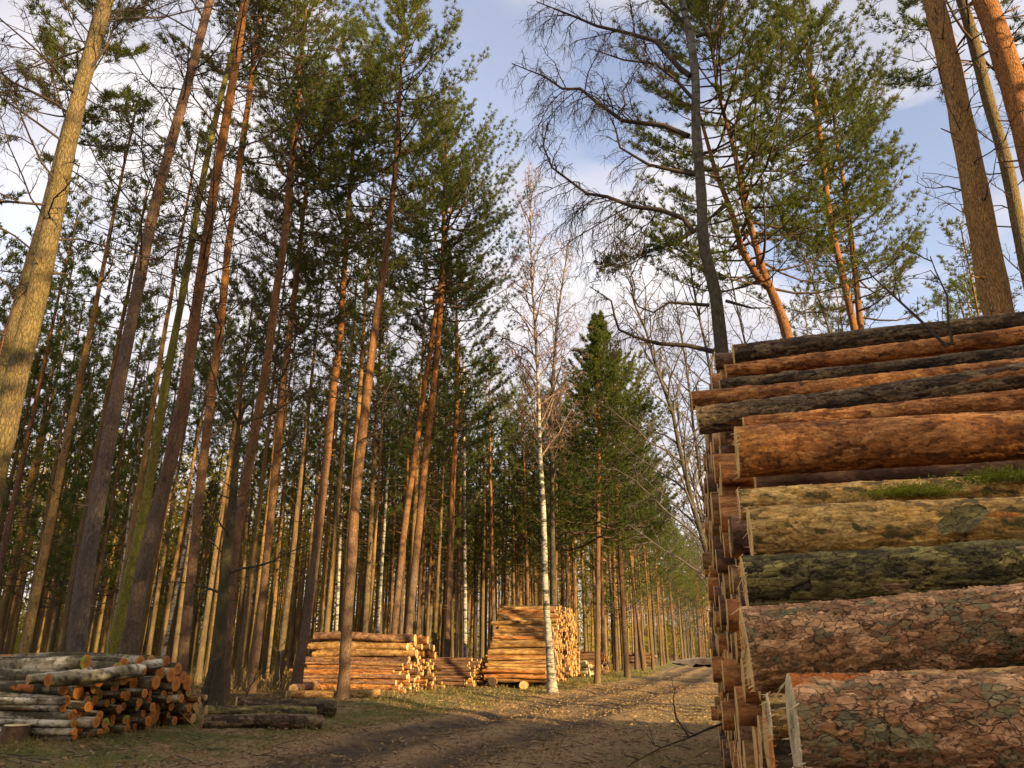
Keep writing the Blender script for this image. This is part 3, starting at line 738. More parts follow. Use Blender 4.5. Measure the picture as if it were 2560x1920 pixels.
# big birch right of the road
def big_birch():
    rng = np.random.default_rng(41); D = 17.0
    pts = px((1806, 900, 34), (1805, 875, 34), (1793, 770, 31), (1785, 698, 29), (1764, 654, 28), (1755, 589, 27), (1756, 517, 26), (1749, 427, 25), (1742, 354, 25), (1738, 300, 23), (1741, 217, 22), (1731, 119, 20), (1712, 27, 17), (1703, 0, 16))
    P, R = trace(pts, D, 24); Q, r = smooth_path(P, R, .4, rng); base = np.array([Q[0][0], Q[0][1], 0.0])
    root = empty('birch_tree', base); tag(root, 'large birch with long drooping bare limbs over the road behind the near log stack', 'tree')
    a = Acc(); tube(a, Q - base, r, 14, 0, cap1=True, wob=.02, rng=rng); link('trunk', a.mesh('big_birch_trunk', [M['birch_dark']]), root)
    a = Acc(); b = ray(1805, 1632); hd = np.array([b[0], b[1], 0]); hd /= np.linalg.norm(hd); p0 = EYE + hd * D
    limbs = [([(1720, 340), (1659, 314), (1557, 302), (1492, 256), (1451, 222), (1406, 222), (1361, 191), (1280, 159)], .075),
        ([(1738, 437), (1680, 425), (1622, 412), (1550, 369), (1539, 322), (1520, 280)], .06),
        ([(1735, 582), (1709, 546), (1648, 524), (1583, 517), (1518, 492), (1467, 484), (1424, 452), (1380, 419), (1358, 365), (1369, 307)], .07),
        ([(1785, 879), (1720, 864), (1644, 859), (1590, 843), (1547, 824), (1536, 788), (1528, 752), (1474, 716)], .06),
        ([(1774, 763), (1713, 759), (1673, 756), (1633, 781), (1597, 767), (1565, 716)], .045),
        ([(1725, 190), (1700, 171), (1638, 102), (1565, 82), (1492, 65), (1435, 41), (1341, 4)], .075),
        ([(1814, 752), (1879, 770), (1937, 770)], .04), ([(1741, 92), (1790, 76), (1817, 0), (1830, -80)], .05),
        ([(1715, 60), (1660, 10), (1600, -60), (1520, -110)], .05), ([(1735, 250), (1690, 200), (1640, 160), (1560, 150), (1470, 120)], .05)]
    for lp, rr in limbs:
        n = len(lp); tilt = rng.uniform(-1, 1) * .16
        pts3 = []
        for i, (x, y) in enumerate(lp):
            pts3.append(on_plane(x, y, p0 + hd * (tilt * i), hd))
        pts3 = np.array(pts3) - base
        bare_limb(a, pts3, rr, rng, 0, 3, .20, .44, .30, (.0042, .0022), 0, .2)
    link('crown', a.mesh('big_birch_crown', [M['twig']]), root)
big_birch()

# pines right of the road
def twin_extra(a, base, rng, pos):
    b = ray(1970, 1632); hd = np.array([b[0], b[1], 0]); hd /= np.linalg.norm(hd); p0 = EYE + hd * 22
    P = np.array([on_plane(x, y, p0, hd) for x, y in ((1919, 716), (1894, 691), (1854, 625), (1836, 553), (1818, 502), (1789, 430), (1771, 365), (1750, 290))]) - base
    tube(a, P, np.linspace(.12, .05, len(P)), 10, 0)
    bare_limb(a, np.array([on_plane(x, y, p0, hd) for x, y in ((1822, 510), (1700, 600), (1650, 612), (1580, 660), (1500, 668))]) - base, .05, rng, 1, 2, .4, .4, .05)
root_q = traced_tree('pine_tree', 'orange pine with a bent foot that splits in two above the near log stack', 'tree',
    px((1970, 850, 25), (1952, 770, 24), (1919, 716, 23), (1912, 691, 17), (1887, 607, 15), (1868, 535, 14), (1858, 481, 13), (1843, 408, 12), (1825, 336, 10), (1790, 217, 7), (1780, 95, 4)), 22, 23, 'pine_red',
    K(11.6, 3.9, 120), (9, 14, 12, 2.6), 4, 51, twin_extra)
def q_low():
    rng = np.random.default_rng(52); b = ray(1970, 1632); hd = np.array([b[0], b[1], 0]); hd /= np.linalg.norm(hd); p0 = EYE + hd * 22
    base = np.array(root_q.location); a = Acc()
    P = np.array([on_plane(x, y, p0, hd) for x, y in ((1822, 500), (1760, 560), (1690, 610), (1640, 618), (1570, 655), (1490, 672))]) - base
    tube(a, P, np.linspace(.05, .012, len(P)), 5, 0)
    f = lambda s: np.array([np.interp(s * 5, range(6), P[:, i]) for i in range(3)])
    tp, td, tt, A, B = [], [], [], [], []
    for k in range(90):
        s = rng.uniform(.35, 1.0); q = f(s); d = unit(rng.normal(0, 1, 3) * [1, 1, .5] + [0, 0, .25]); l = rng.uniform(.3, .9)
        A.append(q); B.append(q + d * l)
        for g in np.linspace(.35, 1, 5): tp.append(q + d * l * g); td.append(d + [0, 0, .35]); tt.append(rng.random() * .7)
    prisms(a, A, B, .009, .004); tp = np.array(tp); td = unit(np.array(td)); n = len(tp)
    blades(a, np.repeat(tp, 8, 0), np.repeat(td, 8, 0) + rng.normal(0, .6, (n * 8, 3)), rng.uniform(.1, .2, n * 8), .028, 1, rng, np.repeat(np.array(tt), 8)[:, None].repeat(4, 1))
    link('bough', a.mesh('pine_bough', [M['limb'], M['needle']]), root_q)
q_low()
traced_tree('pine_tree', 'slim red pine rising in the gap right of the split pine', 'tree',
    px((2140, 840, 18), (2110, 705, 17), (2072, 542, 16), (2059, 407, 14), (2034, 233, 11), (2018, 136, 8), (2007, 10, 4)), 27, 27, 'pine_red', K(15.2, 3.5, 84, shape='mid'), (11, 16, 10, 2.6), 4, 53)
traced_tree('pine_tree', 'darker slim pine close beside the slim red pine', 'tree',
    px((2154, 840, 15), (2132, 624, 14), (2110, 461, 11), (2097, 396, 9), (2080, 260, 5)), 29, 23, 'pine', K(13, 3.4, 72), (10, 14, 8, 2.6), 4, 54)
traced_tree('pine_tree', 'thick brown pine with snapped branch stubs above the right end of the near log stack', 'tree',
    px((2500, 800, 74), (2495, 776, 72), (2474, 678, 68), (2447, 515, 61), (2419, 380, 57), (2387, 217, 52), (2354, 81, 48), (2333, 0, 46)), 15.5, 26, 'pine_ochre', K(15.5, 3.0, 50), (6.5, 16, 20, 1.8, 2), 34, 55)
traced_tree('pine_tree', 'reddish flaky barked pine leaning at the upper right frame edge', 'tree',
    px((2590, 430, 60), (2550, 271, 57), (2512, 136, 54), (2474, 33, 52), (2460, 0, 51)), 15.2, 26, 'pine_red', K(17, 3.0, 40), (11, 17, 5, 1.4, 2), 8, 56)
traced_tree('pine_tree', 'golden brown pine trunk between the two thick pines at the right', 'tree',
    px((2560, 640, 33), (2517, 407, 30), (2468, 244, 28), (2430, 81, 26), (2403, 0, 25)), 20, 26, 'larch', K(15.5, 3.2, 60), (9, 16, 14, 2.0, 2), 12, 57)

# young pines and roadside pines left of the road
traced_tree('pine_tree', 'young pine with a pointed spire crown and a sunlit orange stem by the road', 'tree',
    px((1493, 1710, 15), (1495, 1544, 13), (1495, 1303, 11), (1498, 1140, 9), (1496, 950, 4), (1495, 836, 2)), 39, 18.6, 'pine_red', K(6.6, 4.3, 150, shape='cone', nl=.20, nw=.03, dense0=.12), (3.5, 6.5, 4, 1.6), 6, 61)
traced_tree('pine_tree', 'grey stemmed roadside pine in front of the far birch log pile', 'tree',
    px((1569, 1695, 15), (1562, 1600, 14), (1552, 1423, 12), (1543, 1272, 10), (1540, 1100, 5)), 47, 18.5, 'pine', K(7.2, 4.3, 120, nl=.20, nw=.03), (4, 8, 8, 2.0), 6, 62)

# shared tree kinds for the stand
def bg_kind(seed, H, h0, R, nb, mat, **kw):
    rng = np.random.default_rng(seed)
    z = np.linspace(-.2, H, 24); P = np.stack([np.cumsum(rng.normal(0, .012, 24)), np.cumsum(rng.normal(0, .012, 24)), z], 1); P[:, :2] -= P[0, :2]
    r = .135 * (1 - .80 * (z / H)) * (1 + .3 * np.exp(-np.maximum(z, 0) / .4))
    a = Acc(); tube(a, P, r, 9, 0, wob=.02, rng=rng); pos = interp_path(P)
    dead_limbs(a, pos, None, H * .22, h0 + .5, 16, 1.5, rng, 1, lev=1, gap=.35, twig=.006)
    tm = a.mesh('pine_trunk', [M[mat], M['twig']])
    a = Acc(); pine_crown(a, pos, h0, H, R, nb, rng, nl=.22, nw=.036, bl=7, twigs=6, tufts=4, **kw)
    return tm, a.mesh('pine_crown', [M['limb'], M['needle']])
BG = [bg_kind(71, 20, 11.5, 1.9, 34, 'pine_ochre'), bg_kind(72, 18, 10, 2.0, 36, 'pine_dim'), bg_kind(73, 21, 13, 1.8, 32, 'pine_dim'),
      bg_kind(74, 17, 9.0, 2.1, 38, 'pine_grey', shape='mid'), bg_kind(75, 19, 11.0, 1.7, 32, 'pine_red'), bg_kind(76, 13, 3.6, 2.3, 60, 'pine_dim', shape='cone'),
      bg_kind(77, 19, 13.0, 1.35, 24, 'pine_ochre'), bg_kind(78, 18, 12.0, 1.3, 24, 'pine_dim'), bg_kind(79, 20, 8.5, 2.7, 66, 'pine', shape='mid'), bg_kind(80, 19, 6.5, 2.8, 76, 'pine_dim', shape='mid')]
def bg_pine(u, v, k, rng, label, group, s=1.0):
    p = W(u, v, gz(u, v)); root = empty('pine_tree', p, rng.uniform(0, 6.28)); root.scale = (s * rng.uniform(.85, 1.15),) * 2 + (s,)
    root.rotation_euler = (rng.normal(0, .018), rng.normal(0, .018), rng.uniform(0, 6.28))
    tag(root, label, 'tree', group); link('trunk', BG[k][0], root); link('crown', BG[k][1], root)
    return root
def stand():
    rng = np.random.default_rng(81); placed = []
    def ok(u, v, d): return all((u - a) ** 2 + (v - b) ** 2 > d * d for a, b in placed)
    for o in COL.objects:
        if o.parent is None and o.name.split('.')[0] in ('pine_tree', 'birch_tree', 'larch_tree', 'broadleaf_tree'):
            l = np.array(o.location); placed.append((float(l @ UD), float(l @ VD)))
    # row along the road's left side
    edge = lambda v: float(np.interp(v, [40, 56, 70, 94, 122, 160], [-7.4, -5.7, -4.9, -3.7, -1.7, 1.5]))
    for v in np.arange(51, 150, 3.0):
        u = edge(v) + rng.normal(0, .35); k = int(rng.choice([8, 9, 3, 5], p=[.35, .45, .1, .1]))
        bg_pine(u, v + rng.normal(0, .6), k, rng, 'pine in the row along the left side of the road beyond the far log piles', 'pines lining the road', rng.uniform(.92, 1.08)); placed.append((u, v))
    for u, v, k, sc_ in ((-4.9, 53.5, 9, 1.04), (-4.3, 60.5, 8, 1.06), (-4.0, 67, 9, 1.02)):
        bg_pine(u, v, k, rng, 'pine in the row along the left side of the road beyond the far log piles', 'pines lining the road', sc_); placed.append((u, v))
    n = 0
    spots = []
    for _ in range(9000):
        v = rng.uniform(17, 95); u = rng.uniform(-75, -6.5)
        dist = math.hypot(u, v); az = math.degrees(math.atan2(u, v)) + 13.2
        if az < -39 or az > 12 or dist < 27: continue
        if v < 46 and u > -12.5: continue
        if u > edge(v) - 1.5: continue
        spots.append((dist, u, v))
    spots.sort()
    far = []
    for dist, u, v in spots:
        if not ok(u, v, 1.95 if dist < 60 else 2.1): continue
        placed.append((u, v))
        if n < 190:
            if u > -.42 * v - 2: k = int(rng.choice([0, 2, 3, 4, 8, 9], p=[.14, .12, .12, .12, .26, .24]))
            else: k = int(rng.choice([6, 7, 0, 4, 5], p=[.38, .34, .08, .08, .12]))
            bg_pine(u, v, k, rng, 'thin straight pine in the dense stand behind the log piles', 'pines of the dense stand', rng.uniform(.74, 1.08)); n += 1
        else: far.append((u, v))
    # right of the road
    for (u, v, k, s) in ((10.3, 28, 2, .78), (11.8, 33, 4, .85), (8.5, 40, 0, 1.0), (14.5, 41, 0, 1.0), (18, 45, 4, 1.0), (7, 50, 4, .9), (16, 51, 2, 1.0), (22, 53, 0, 1.0), (12, 60, 1, .9), (27, 60, 2, 1.0), (5.2, 34, 2, .8), (19, 62, 4, 1.0)):
        bg_pine(u, v, k, rng, 'slim pine in the open stand behind the near log stack', 'pines behind the near log stack', s)
    return far
FAR = stand()
def far_forest():
    rng = np.random.default_rng(91); a = Acc(); tp, td, tl, tw_ = [], [], [], []
    def far_tree(u, v, H, lo, n, Rc, r, l0, l1):
        p = W(u, v, 0)
        tube(a, [p - [0, 0, .2], p + [rng.normal(0, .1), 0, H * .5], p + [rng.normal(0, .2), 0, H * .97]], [r, r * .7, r * .2], 6, 0)
        t = rng.random(n); h = H * (lo + (1 - lo) * t); rad = Rc * np.sqrt(rng.random(n)) * (1.05 - .75 * t); th = rng.uniform(0, 6.28, n)
        tp.append(p + np.stack([np.cos(th) * rad, np.sin(th) * rad, h], 1))
        td.append(np.stack([np.cos(th), np.sin(th), np.full(n, .35)], 1) + rng.normal(0, .4, (n, 3)))
        k = rng.uniform(l0, l1, n); tl.append(k); tw_.append(k * .28)
    for u, v in FAR: far_tree(u, v, rng.uniform(14, 19), .52, 130, 1.7, rng.uniform(.09, .13), .35, .8)
    for _ in range(300): far_tree(rng.uniform(-175, -55), rng.uniform(60, 175), rng.uniform(5, 11), .03, 150, 2.8, .08, .5, 1.0)
    for i in range(1900):
        v = rng.uniform(60, 240); u = rng.uniform(-150, -8) if rng.random() < .82 else rng.uniform(7, 40)
        if u > 0 and (v < 75 or (u > 12 and v < 150)): continue
        if i % 4 == 0: u, v = rng.uniform(-16, 24), rng.uniform(165, 260)
        tall = rng.uniform(3, 8) if (u < -30 or v > 160) else 0
        if -30 < u < 0 and v < 160 and u > np.interp(v, [40, 94, 122, 160], [-9, -6.5, -4, -1]): continue
        az = math.degrees(math.atan2(u, v)) + 13.2
        if not -44 < az < 40: continue
        if rng.random() < .32 and not (u > 5 and v < 110): far_tree(u, v, rng.uniform(5, 10), .05, 150, 2.3, .08, .4, .9)
        else: far_tree(u, v, rng.uniform(14, 20) + tall, .50, 150, 2.1, rng.uniform(.09, .14), .35, .8)
    # unseen near-right wood, added and shaped to block low sun except through gaps
    su, sv, sz = float(np.array(SUNV) @ UD), float(np.array(SUNV) @ VD), SUNV[2]; hl = math.hypot(su, sv)
    gaps = [(-11.5, 12.5, 1.2, .7), (-6.2, 35.5, 1.9, 1.9), (-16, 22, 7.0, 1.0), (-14.5, 26.5, 6, 1.4), (-11, 27.5, 1.6, 1.2), (-16, 31, 8, 1.6), (-4, 24, 0, 1.2), (-24, 38, 8, 1.8), (-12, 19, 6, .7), (-6.1, 38, 2.2, 1.5)]
    for gx, gy, gd, gw in ((106, 675, 14.5, .7), (60, 850, 14.5, .5), (470, 900, 19.5, .8), (430, 1150, 19.5, .6), (330, 1400, 21, .8), (520, 1060, 23, .6), (640, 1090, 24.5, .6), (600, 1320, 24.5, .6),
            (800, 1300, 28, .8), (900, 1130, 25, .6), (1040, 1150, 33, .9), (1090, 900, 33, .8), (1495, 1350, 39, 1.2), (1135, 1200, 37, .7), (760, 1560, 28, .8), (690, 1250, 28, .7), (1230, 1300, 50, 2.0), (1380, 1450, 60, 2.5), (1000, 1450, 45, 1.6), (900, 1480, 50, 1.6), (560, 1500, 40, 1.5), (300, 1250, 45, 1.6), (1700, 1450, 100, 3)):
        d_ = ray(gx, gy); q_ = EYE + d_ * (gd / math.hypot(d_[0], d_[1])); gaps.append((float(q_ @ UD), float(q_ @ VD), float(q_[2]), gw))
    A_GAP = (len(gaps) - 23, len(gaps) - 22); placed = []
    for _ in range(4000):
        u = rng.uniform(8, 56); v = rng.uniform(-52, 24)
        if v > 1.75 * u - 5: continue
        if any((u - x) ** 2 + (v - y) ** 2 < 3.7 ** 2 for x, y in placed): continue
        bad = False; zl = 99
        for gi, (gu, gv, gz_, w_) in enumerate(gaps):
            t = (u - gu) / su; off = abs(v - (gv + sv * t)) * abs(su) / hl
            if off < w_ + (1.2 if gz_ + sz * t > 9 else .2) and gz_ + sz * t < 29: bad = True; zl = min(zl, gz_ + sz * t) if gi in A_GAP else zl
        over = any(abs(v - (cv + sv * (u - cu) / su)) < 3.2 for cu, cv in ((.6, 4), (1.2, 6), (2, 8), (3, 10)))   # blocker trees thickened here to put the near stack in shade
        if bad and not over: continue
        if bad and over and zl < 90:
            if zl < 9: continue
            placed.append((u, v)); far_tree(u, v, zl - 2.2, .10, 520, 2.5, .16, .5, 1.1); continue
        placed.append((u, v)); far_tree(u, v, rng.uniform(24, 30), .10 if over else .32, 560 if over else 270, 2.5, rng.uniform(.13, .2), .5, 1.1)
    P = np.concatenate(tp); D = np.concatenate(td); n = len(P)
    blades(a, P, D, np.concatenate(tl), np.concatenate(tw_), 1, rng, np.repeat(rng.random(n)[:, None], 4, 1))
    tag(link('far_forest', a.mesh('far_forest', [M['pine_ochre'], M['needle_far']])), 'far pines massed behind the dense stand, plus unseen sun-blocking wood added at right', 'forest', kind='stuff')
far_forest()

# bare roadside birches beyond the near stack
for (u, v, H, s, lb) in ((.9, 21, 13, 101, 'bare birch leaning over the road just past the end of the near log stack'), (.6, 29, 16, 102, 'bare grey birch second along the right side of the road'),
        (1.6, 25, 17, 103, 'bare birch behind the leaning one at the right roadside'), (.9, 38, 17, 104, 'bare birch farther down the right roadside'), (3.5, 30, 19, 105, 'tall bare birch between the big birch and the far roadside'),
        (6.5, 26, 16, 106, 'bare twiggy birch seen below the fork of the split pine'), (1.5, 52, 17, 107, 'bare birch farthest down the right roadside')):
    rng = np.random.default_rng(s); p = W(u, v, 0); root = empty('birch_tree', p); tag(root, lb, 'tree', 'bare birches at the right roadside')
    z = np.linspace(-.2, H, 16); zz = np.maximum(z, 0)[:, None] / H
    P = -UD * (zz ** 1.3) * rng.uniform(.9, 2.2) + np.cumsum(rng.normal(0, .05, (16, 3)), 0) * (z[:, None] > 0); P[:, 2] = z
    a = Acc(); tube(a, P, .10 * (1 - .9 * zz[:, 0]) + .005, 8, 0); link('trunk', a.mesh('bare_birch_trunk', [M['birch_dark']]), root)
    a = Acc(); birch_crown(a, p, interp_path(P), H, rng, 2.6, 38, 3.7, 46, 0, 3, .36, .0065); link('crown', a.mesh('bare_birch_crown', [M['twig_grey']]), root)

# ------------------------------------------------------------------ logs
def log_mesh(name, Lg, r0, r1, kind, seed, da=.05, fine_to=None, bend=0.0, caps=True, cutm=None, amp=1.0):
    """one log along local +X, its surface broken into bark plates"""
    rng = np.random.default_rng(seed)
    xs = np.arange(0, (fine_to or Lg), da)
    if fine_to and fine_to < Lg: xs = np.concatenate([xs, np.linspace(fine_to, Lg, 14)])
    xs = np.unique(np.append(xs, Lg)); n = len(xs)
    rm = (r0 + r1) * .5; nth = int(np.clip(2 * math.pi * rm / da, 12, 330))
    th = np.linspace(0, 2 * math.pi, nth, endpoint=False)
    X, T = np.meshgrid(xs, th, indexing='ij'); C = 2 * math.pi * rm; Bc = T / (2 * math.pi) * C
    def wl(sa, sb, s, wa=.5):
        nb = max(3, int(round(C / sb)))
        yy = T / (2 * math.pi) * nb; xx = X / sa
        w1 = vnoise(X / sa * 1.7, yy * 1.7, seed + s, None) - .5
        xx = xx + w1 * wa * 1.4 + (vnoise(X / sa * 5, np.cos(T) * 9 + np.sin(T) * 5, seed + s + 1) - .5) * wa * .6
        yo = (vnoise(X / sa * 2.3 + 9, np.cos(T) * 4 + np.sin(T) * 3, seed + s + 2) - .5) * wa
        return worley(xx, (yy + yo) % nb, nb, seed + s)
    big = fbm(X * 2.2, np.cos(T) * 1.2 + np.sin(T) * .9 + 5, seed, 3)
    lump = (fbm(X * 1.1 + 3, np.cos(T) * .8 + 9, seed + 4, 3) - .45)
    if kind in ('plate',): sa, sb, hh, cw, cd = .072, .038, .0066, .11, .0045
    elif kind in ('dark', 'moss'): sa, sb, hh, cw, cd = .19, .045, .0085, .13, .011
    elif kind == 'birch': sa, sb, hh, cw, cd = .10, .16, .003, .06, .003
    else: sa, sb, hh, cw, cd = .10, .042, .0046, .07, .0022
    if da > .02: sa *= 1.6; sb *= 1.5
    f1, f2, idv, ox, oy = wl(sa, sb, 11, .75); ed = f2 - f1
    g1, g2, idw, px_, py_ = wl(sa * .42, sb * .5, 31, .8); ee = g2 - g1
    brk = .5 + .5 * sstep(.38, .58, fbm(X * 9 + 4, np.cos(T) * 4 + np.sin(T) * 3, seed + 6, 3))
    crack = (1 - sstep(0, cw, ed)) * brk
    crack2 = 1 - sstep(0, cw * 1.2, ee)
    fi = idv * 40.0; fj = idw * 40.0
    tilt = ox * np.cos(fi) * .6 + oy * (np.sin(fi) * .5 + 1.2); tilt2 = px_ * np.cos(fj) + py_ * np.sin(fj)
    fl = fbm(X * 14, np.cos(T) * 6 + np.sin(T) * 5, seed + 3, 3) - .45
    disp = hh * (.8 * idv - .3 + 1.1 * tilt) - cd * crack + hh * (.35 * idw + .55 * tilt2) - cd * .25 * crack2 + lump * rm * .10 + hh * .45 * fl
    # a few knots
    for _ in range(int(Lg * 1.3)):
        kx = rng.uniform(.2, Lg); kt = rng.uniform(0, 6.28); d2 = ((X - kx) / .06) ** 2 + ((((T - kt + math.pi) % (2 * math.pi)) - math.pi) * rm / .05) ** 2
        disp = disp + .022 * rm / .15 * np.exp(-d2)
    R = (r0 + (r1 - r0) * X / Lg) + disp * amp
    cy = bend * np.sin(xs / Lg * math.pi) ; cz = bend * .6 * np.sin(xs / Lg * 2.2 * math.pi + seed)
    R[0] = R[1]; R[-1] = R[-2]
    V = np.stack([X, R * np.cos(T) + cy[:, None] - cy[0], R * np.sin(T) + (cz[:, None] - cz[0]) * .7], -1)
    patch = fbm(X * 1.7 + 2, np.cos(T) * 1.3 + np.sin(T) * 1.1 + 7, seed + 9, 4)
    pt = np.clip(.25 + (patch - .45) * 1.9, 0, 1)
    r_ = np.clip(.60 * idv + .30 * idw + .45 * (big - .42) + .5 * fl, 0, 1)
    if kind == 'birch': r_ = np.clip(.25 * idv + 1.5 * (big - .30) + .22 * np.sin(T), 0, 1); crack = (vnoise(X * 22, np.cos(T) * 2 + np.sin(T) * 3, seed) > .72) * .8
    A = np.stack([r_, np.clip(crack + .35 * crack2, 0, 1), pt, np.ones_like(X)], -1)
    a = Acc(); i = np.arange(n - 1)[:, None] * nth; j = np.arange(nth)[None]; jn = (j + 1) % nth
    q = np.stack([i + j, i + nth + j, i + nth + jn, i + jn], -1).reshape(-1, 4)
    a.add(V.reshape(-1, 3), q, None, 0, A.reshape(-1, 4))
    ends = []
    for e, sg in ((0, -1), (n - 1, 1)):
        rim = V[e]; c = rim.mean(0)
        ring = [rim, c + (rim - c) * .96 + [sg * .004, 0, 0]] + [c + (rim - c) * f + np.stack([rng.normal(0, .002, nth) + sg * .004, np.zeros(nth), np.zeros(nth)], 1) for f in (.7, .4, .15)]
        VV = np.concatenate(ring + [c[None] + [[sg * .004, 0, 0]]]); kk = len(ring)
        i2 = np.arange(kk - 1)[:, None] * nth
        q2 = np.stack([i2 + j, i2 + jn, i2 + nth + jn, i2 + nth + j], -1).reshape(-1, 4)
        if sg > 0: q2 = q2[:, ::-1]
        o = (kk - 1) * nth; t2 = np.array([(o + k, o + (k + 1) % nth, kk * nth) for k in range(nth)])
        if sg > 0: t2 = t2[:, ::-1]
        ends.append((VV, q2, t2))
    if caps:
        for VV, q2, t2 in ends: a.add(VV, q2, t2, 1, (0.5, 0, 0, 1))
        return a, None
    em = []
    for (VV, q2, t2), sg in zip(ends, (-1, 1)):
        b = Acc(); b.add(VV, q2, t2, 0)
        ks = rng.integers(0, nth, 16); B0 = VV[ks]; D0 = np.stack([np.full(16, float(sg)), rng.normal(0, .35, 16), rng.normal(-.35, .45, 16)], 1)
        prisms(b, B0 - D0 * .01, B0 + D0 * rng.uniform(.004, .045, (16, 1)) * (r0 / .15) ** .5, r0 * .028, .0008); em.append(b)
    return a, em

def frame_from_x(d, roll=0.0):
    d = np.asarray(d, float); d = d / np.linalg.norm(d)
    y = np.cross([0, 0, 1.0], d); y /= np.linalg.norm(y); z = np.cross(d, y)
    c, s = math.cos(roll), math.sin(roll); y, z = y * c + z * s, z * c - y * s
    return Matrix(((d[0], y[0], z[0]), (d[1], y[1], z[1]), (d[2], y[2], z[2])))
def pose(o, p, d, roll=0.0):
    o.location = tuple(p); o.rotation_euler = frame_from_x(d, roll).to_euler()

NEAR = []      # (v, z, r) of the stack's visible face
def near_log(label, kind, x0, y0, w0, y1, w1, v, seed, dv=0.0, cut='cut_pine', Lg=4.6, bend=.02, cat='log'):
    p0 = on_v(x0, y0, v); p1 = on_v(2560, y1, v + dv); d = p1 - p0
    r0 = w0 * .5 * depth(p0) / FPX * 1.02; r1 = w1 * .5 * depth(p1) / FPX * 1.02
    vis = np.linalg.norm(d); rend = max(.06, r0 + (r1 - r0) / vis * Lg)
    rend = float(np.clip(rend, r0 * .75, r0 * 1.3))
    dm = np.linalg.norm(p0 - EYE)
    a, em = log_mesh('pine_log', Lg, r0, rend, kind, seed, da=max(.0036, 1.0 * dm / 769), fine_to=min(Lg, vis + .35), bend=bend, caps=False)
    o = link('pine_log', a.mesh('near_log', M['log_' + kind])); pose(o, p0, d); tag(o, label, cat, 'logs of the near stack')
    for b in em: link('cut_end', b.mesh('near_log_end', M[cut]), o)
    NEAR.append((v, p0[2], r0)); return o
near_log('dark brown topmost log of the near stack, set back from the edge', 'dark', 1834, 888, 50, 800, 46, 8.3, 201)
near_log('orange brown log with a torn yellow strip, just under the dark topmost log', 'orange', 1815, 930, 34, 832, 46, 7.6, 202)
near_log('thin grey log with rough cracked bark, third from the top of the near stack', 'dark', 1800, 966, 34, 880, 44, 7.15, 203)
near_log('smooth reddish log that juts farthest left from the near stack', 'orange', 1730, 1002, 46, 915, 38, 6.6, 204)
near_log('long dark log with thick cracked bark under the jutting reddish log', 'dark', 1745, 1052, 66, 950, 70, 6.0, 205, bend=.03)
near_log('orange log with a bright yellow torn scar, half hidden above the big smooth log', 'orange', 1860, 1066, 44, 1004, 62, 5.6, 206)
near_log('big smooth orange brown log with dark knots above the black gap', 'orange', 1843, 1130, 122, 1090, 112, 5.05, 207)
near_log('flaky tan log carrying the green moss clumps', 'yellow', 1848, 1262, 76, 1222, 76, 4.75, 208)
near_log('big yellow log with peeling flakes and a hanging bark flap', 'yellow', 1876, 1336, 128, 1304, 130, 4.3, 209)
near_log('mossy olive log with deep furrowed bark', 'moss', 1862, 1460, 128, 1412, 112, 3.85, 210)
near_log('big pinkish brown log with scaly plates, second from the bottom of the near stack', 'plate', 1868, 1622, 190, 1565, 196, 3.3, 211)
near_log('nearest scaly log at the lower right corner with a pale sawn rim', 'plate', 1985, 1820, 250, 1830, 262, 2.6, 212, cut='cut_pale')
near_log('pale split log whose bare yellow wood shows between the two scaly logs', 'tan', 2100, 1745, 110, 1735, 110, 3.0, 213, cut='cut_pale')
near_log('bright splintered log end tucked left behind the nearest scaly log', 'yellow', 1925, 1790, 100, 1790, 110, 3.05, 214, cut='cut_pale', Lg=3.6)
near_log('log with torn pale end at the bottom edge under the nearest scaly log', 'plate', 1995, 2010, 150, 2030, 170, 2.35, 215, cut='cut_pale', Lg=3.6)
near_log('short pale log end poking out left of the dark topmost log', 'brown', 1787, 905, 40, 830, 40, 8.6, 216)

STUFF_LOGS = Acc()
def stuff_add(acc, R, p, m_off):
    V = np.concatenate(acc.v) @ np.array(R).T + np.asarray(p); A = np.concatenate(acc.a)
    n0 = STUFF_LOGS.n
    STUFF_LOGS.v.append(V); STUFF_LOGS.a.append(A); STUFF_LOGS.hasa = True
    for q, m in zip(acc.q, acc.qm): STUFF_LOGS.q.append(q + n0); STUFF_LOGS.qm.append(np.where(m == 0, m_off, 3))
    for t, m in zip(acc.t, acc.tm): STUFF_LOGS.t.append(t + n0); STUFF_LOGS.tm.append(np.where(m == 0, m_off, 3))
    STUFF_LOGS.n += len(V)
SKINDS = ['brown', 'tan', 'orange']

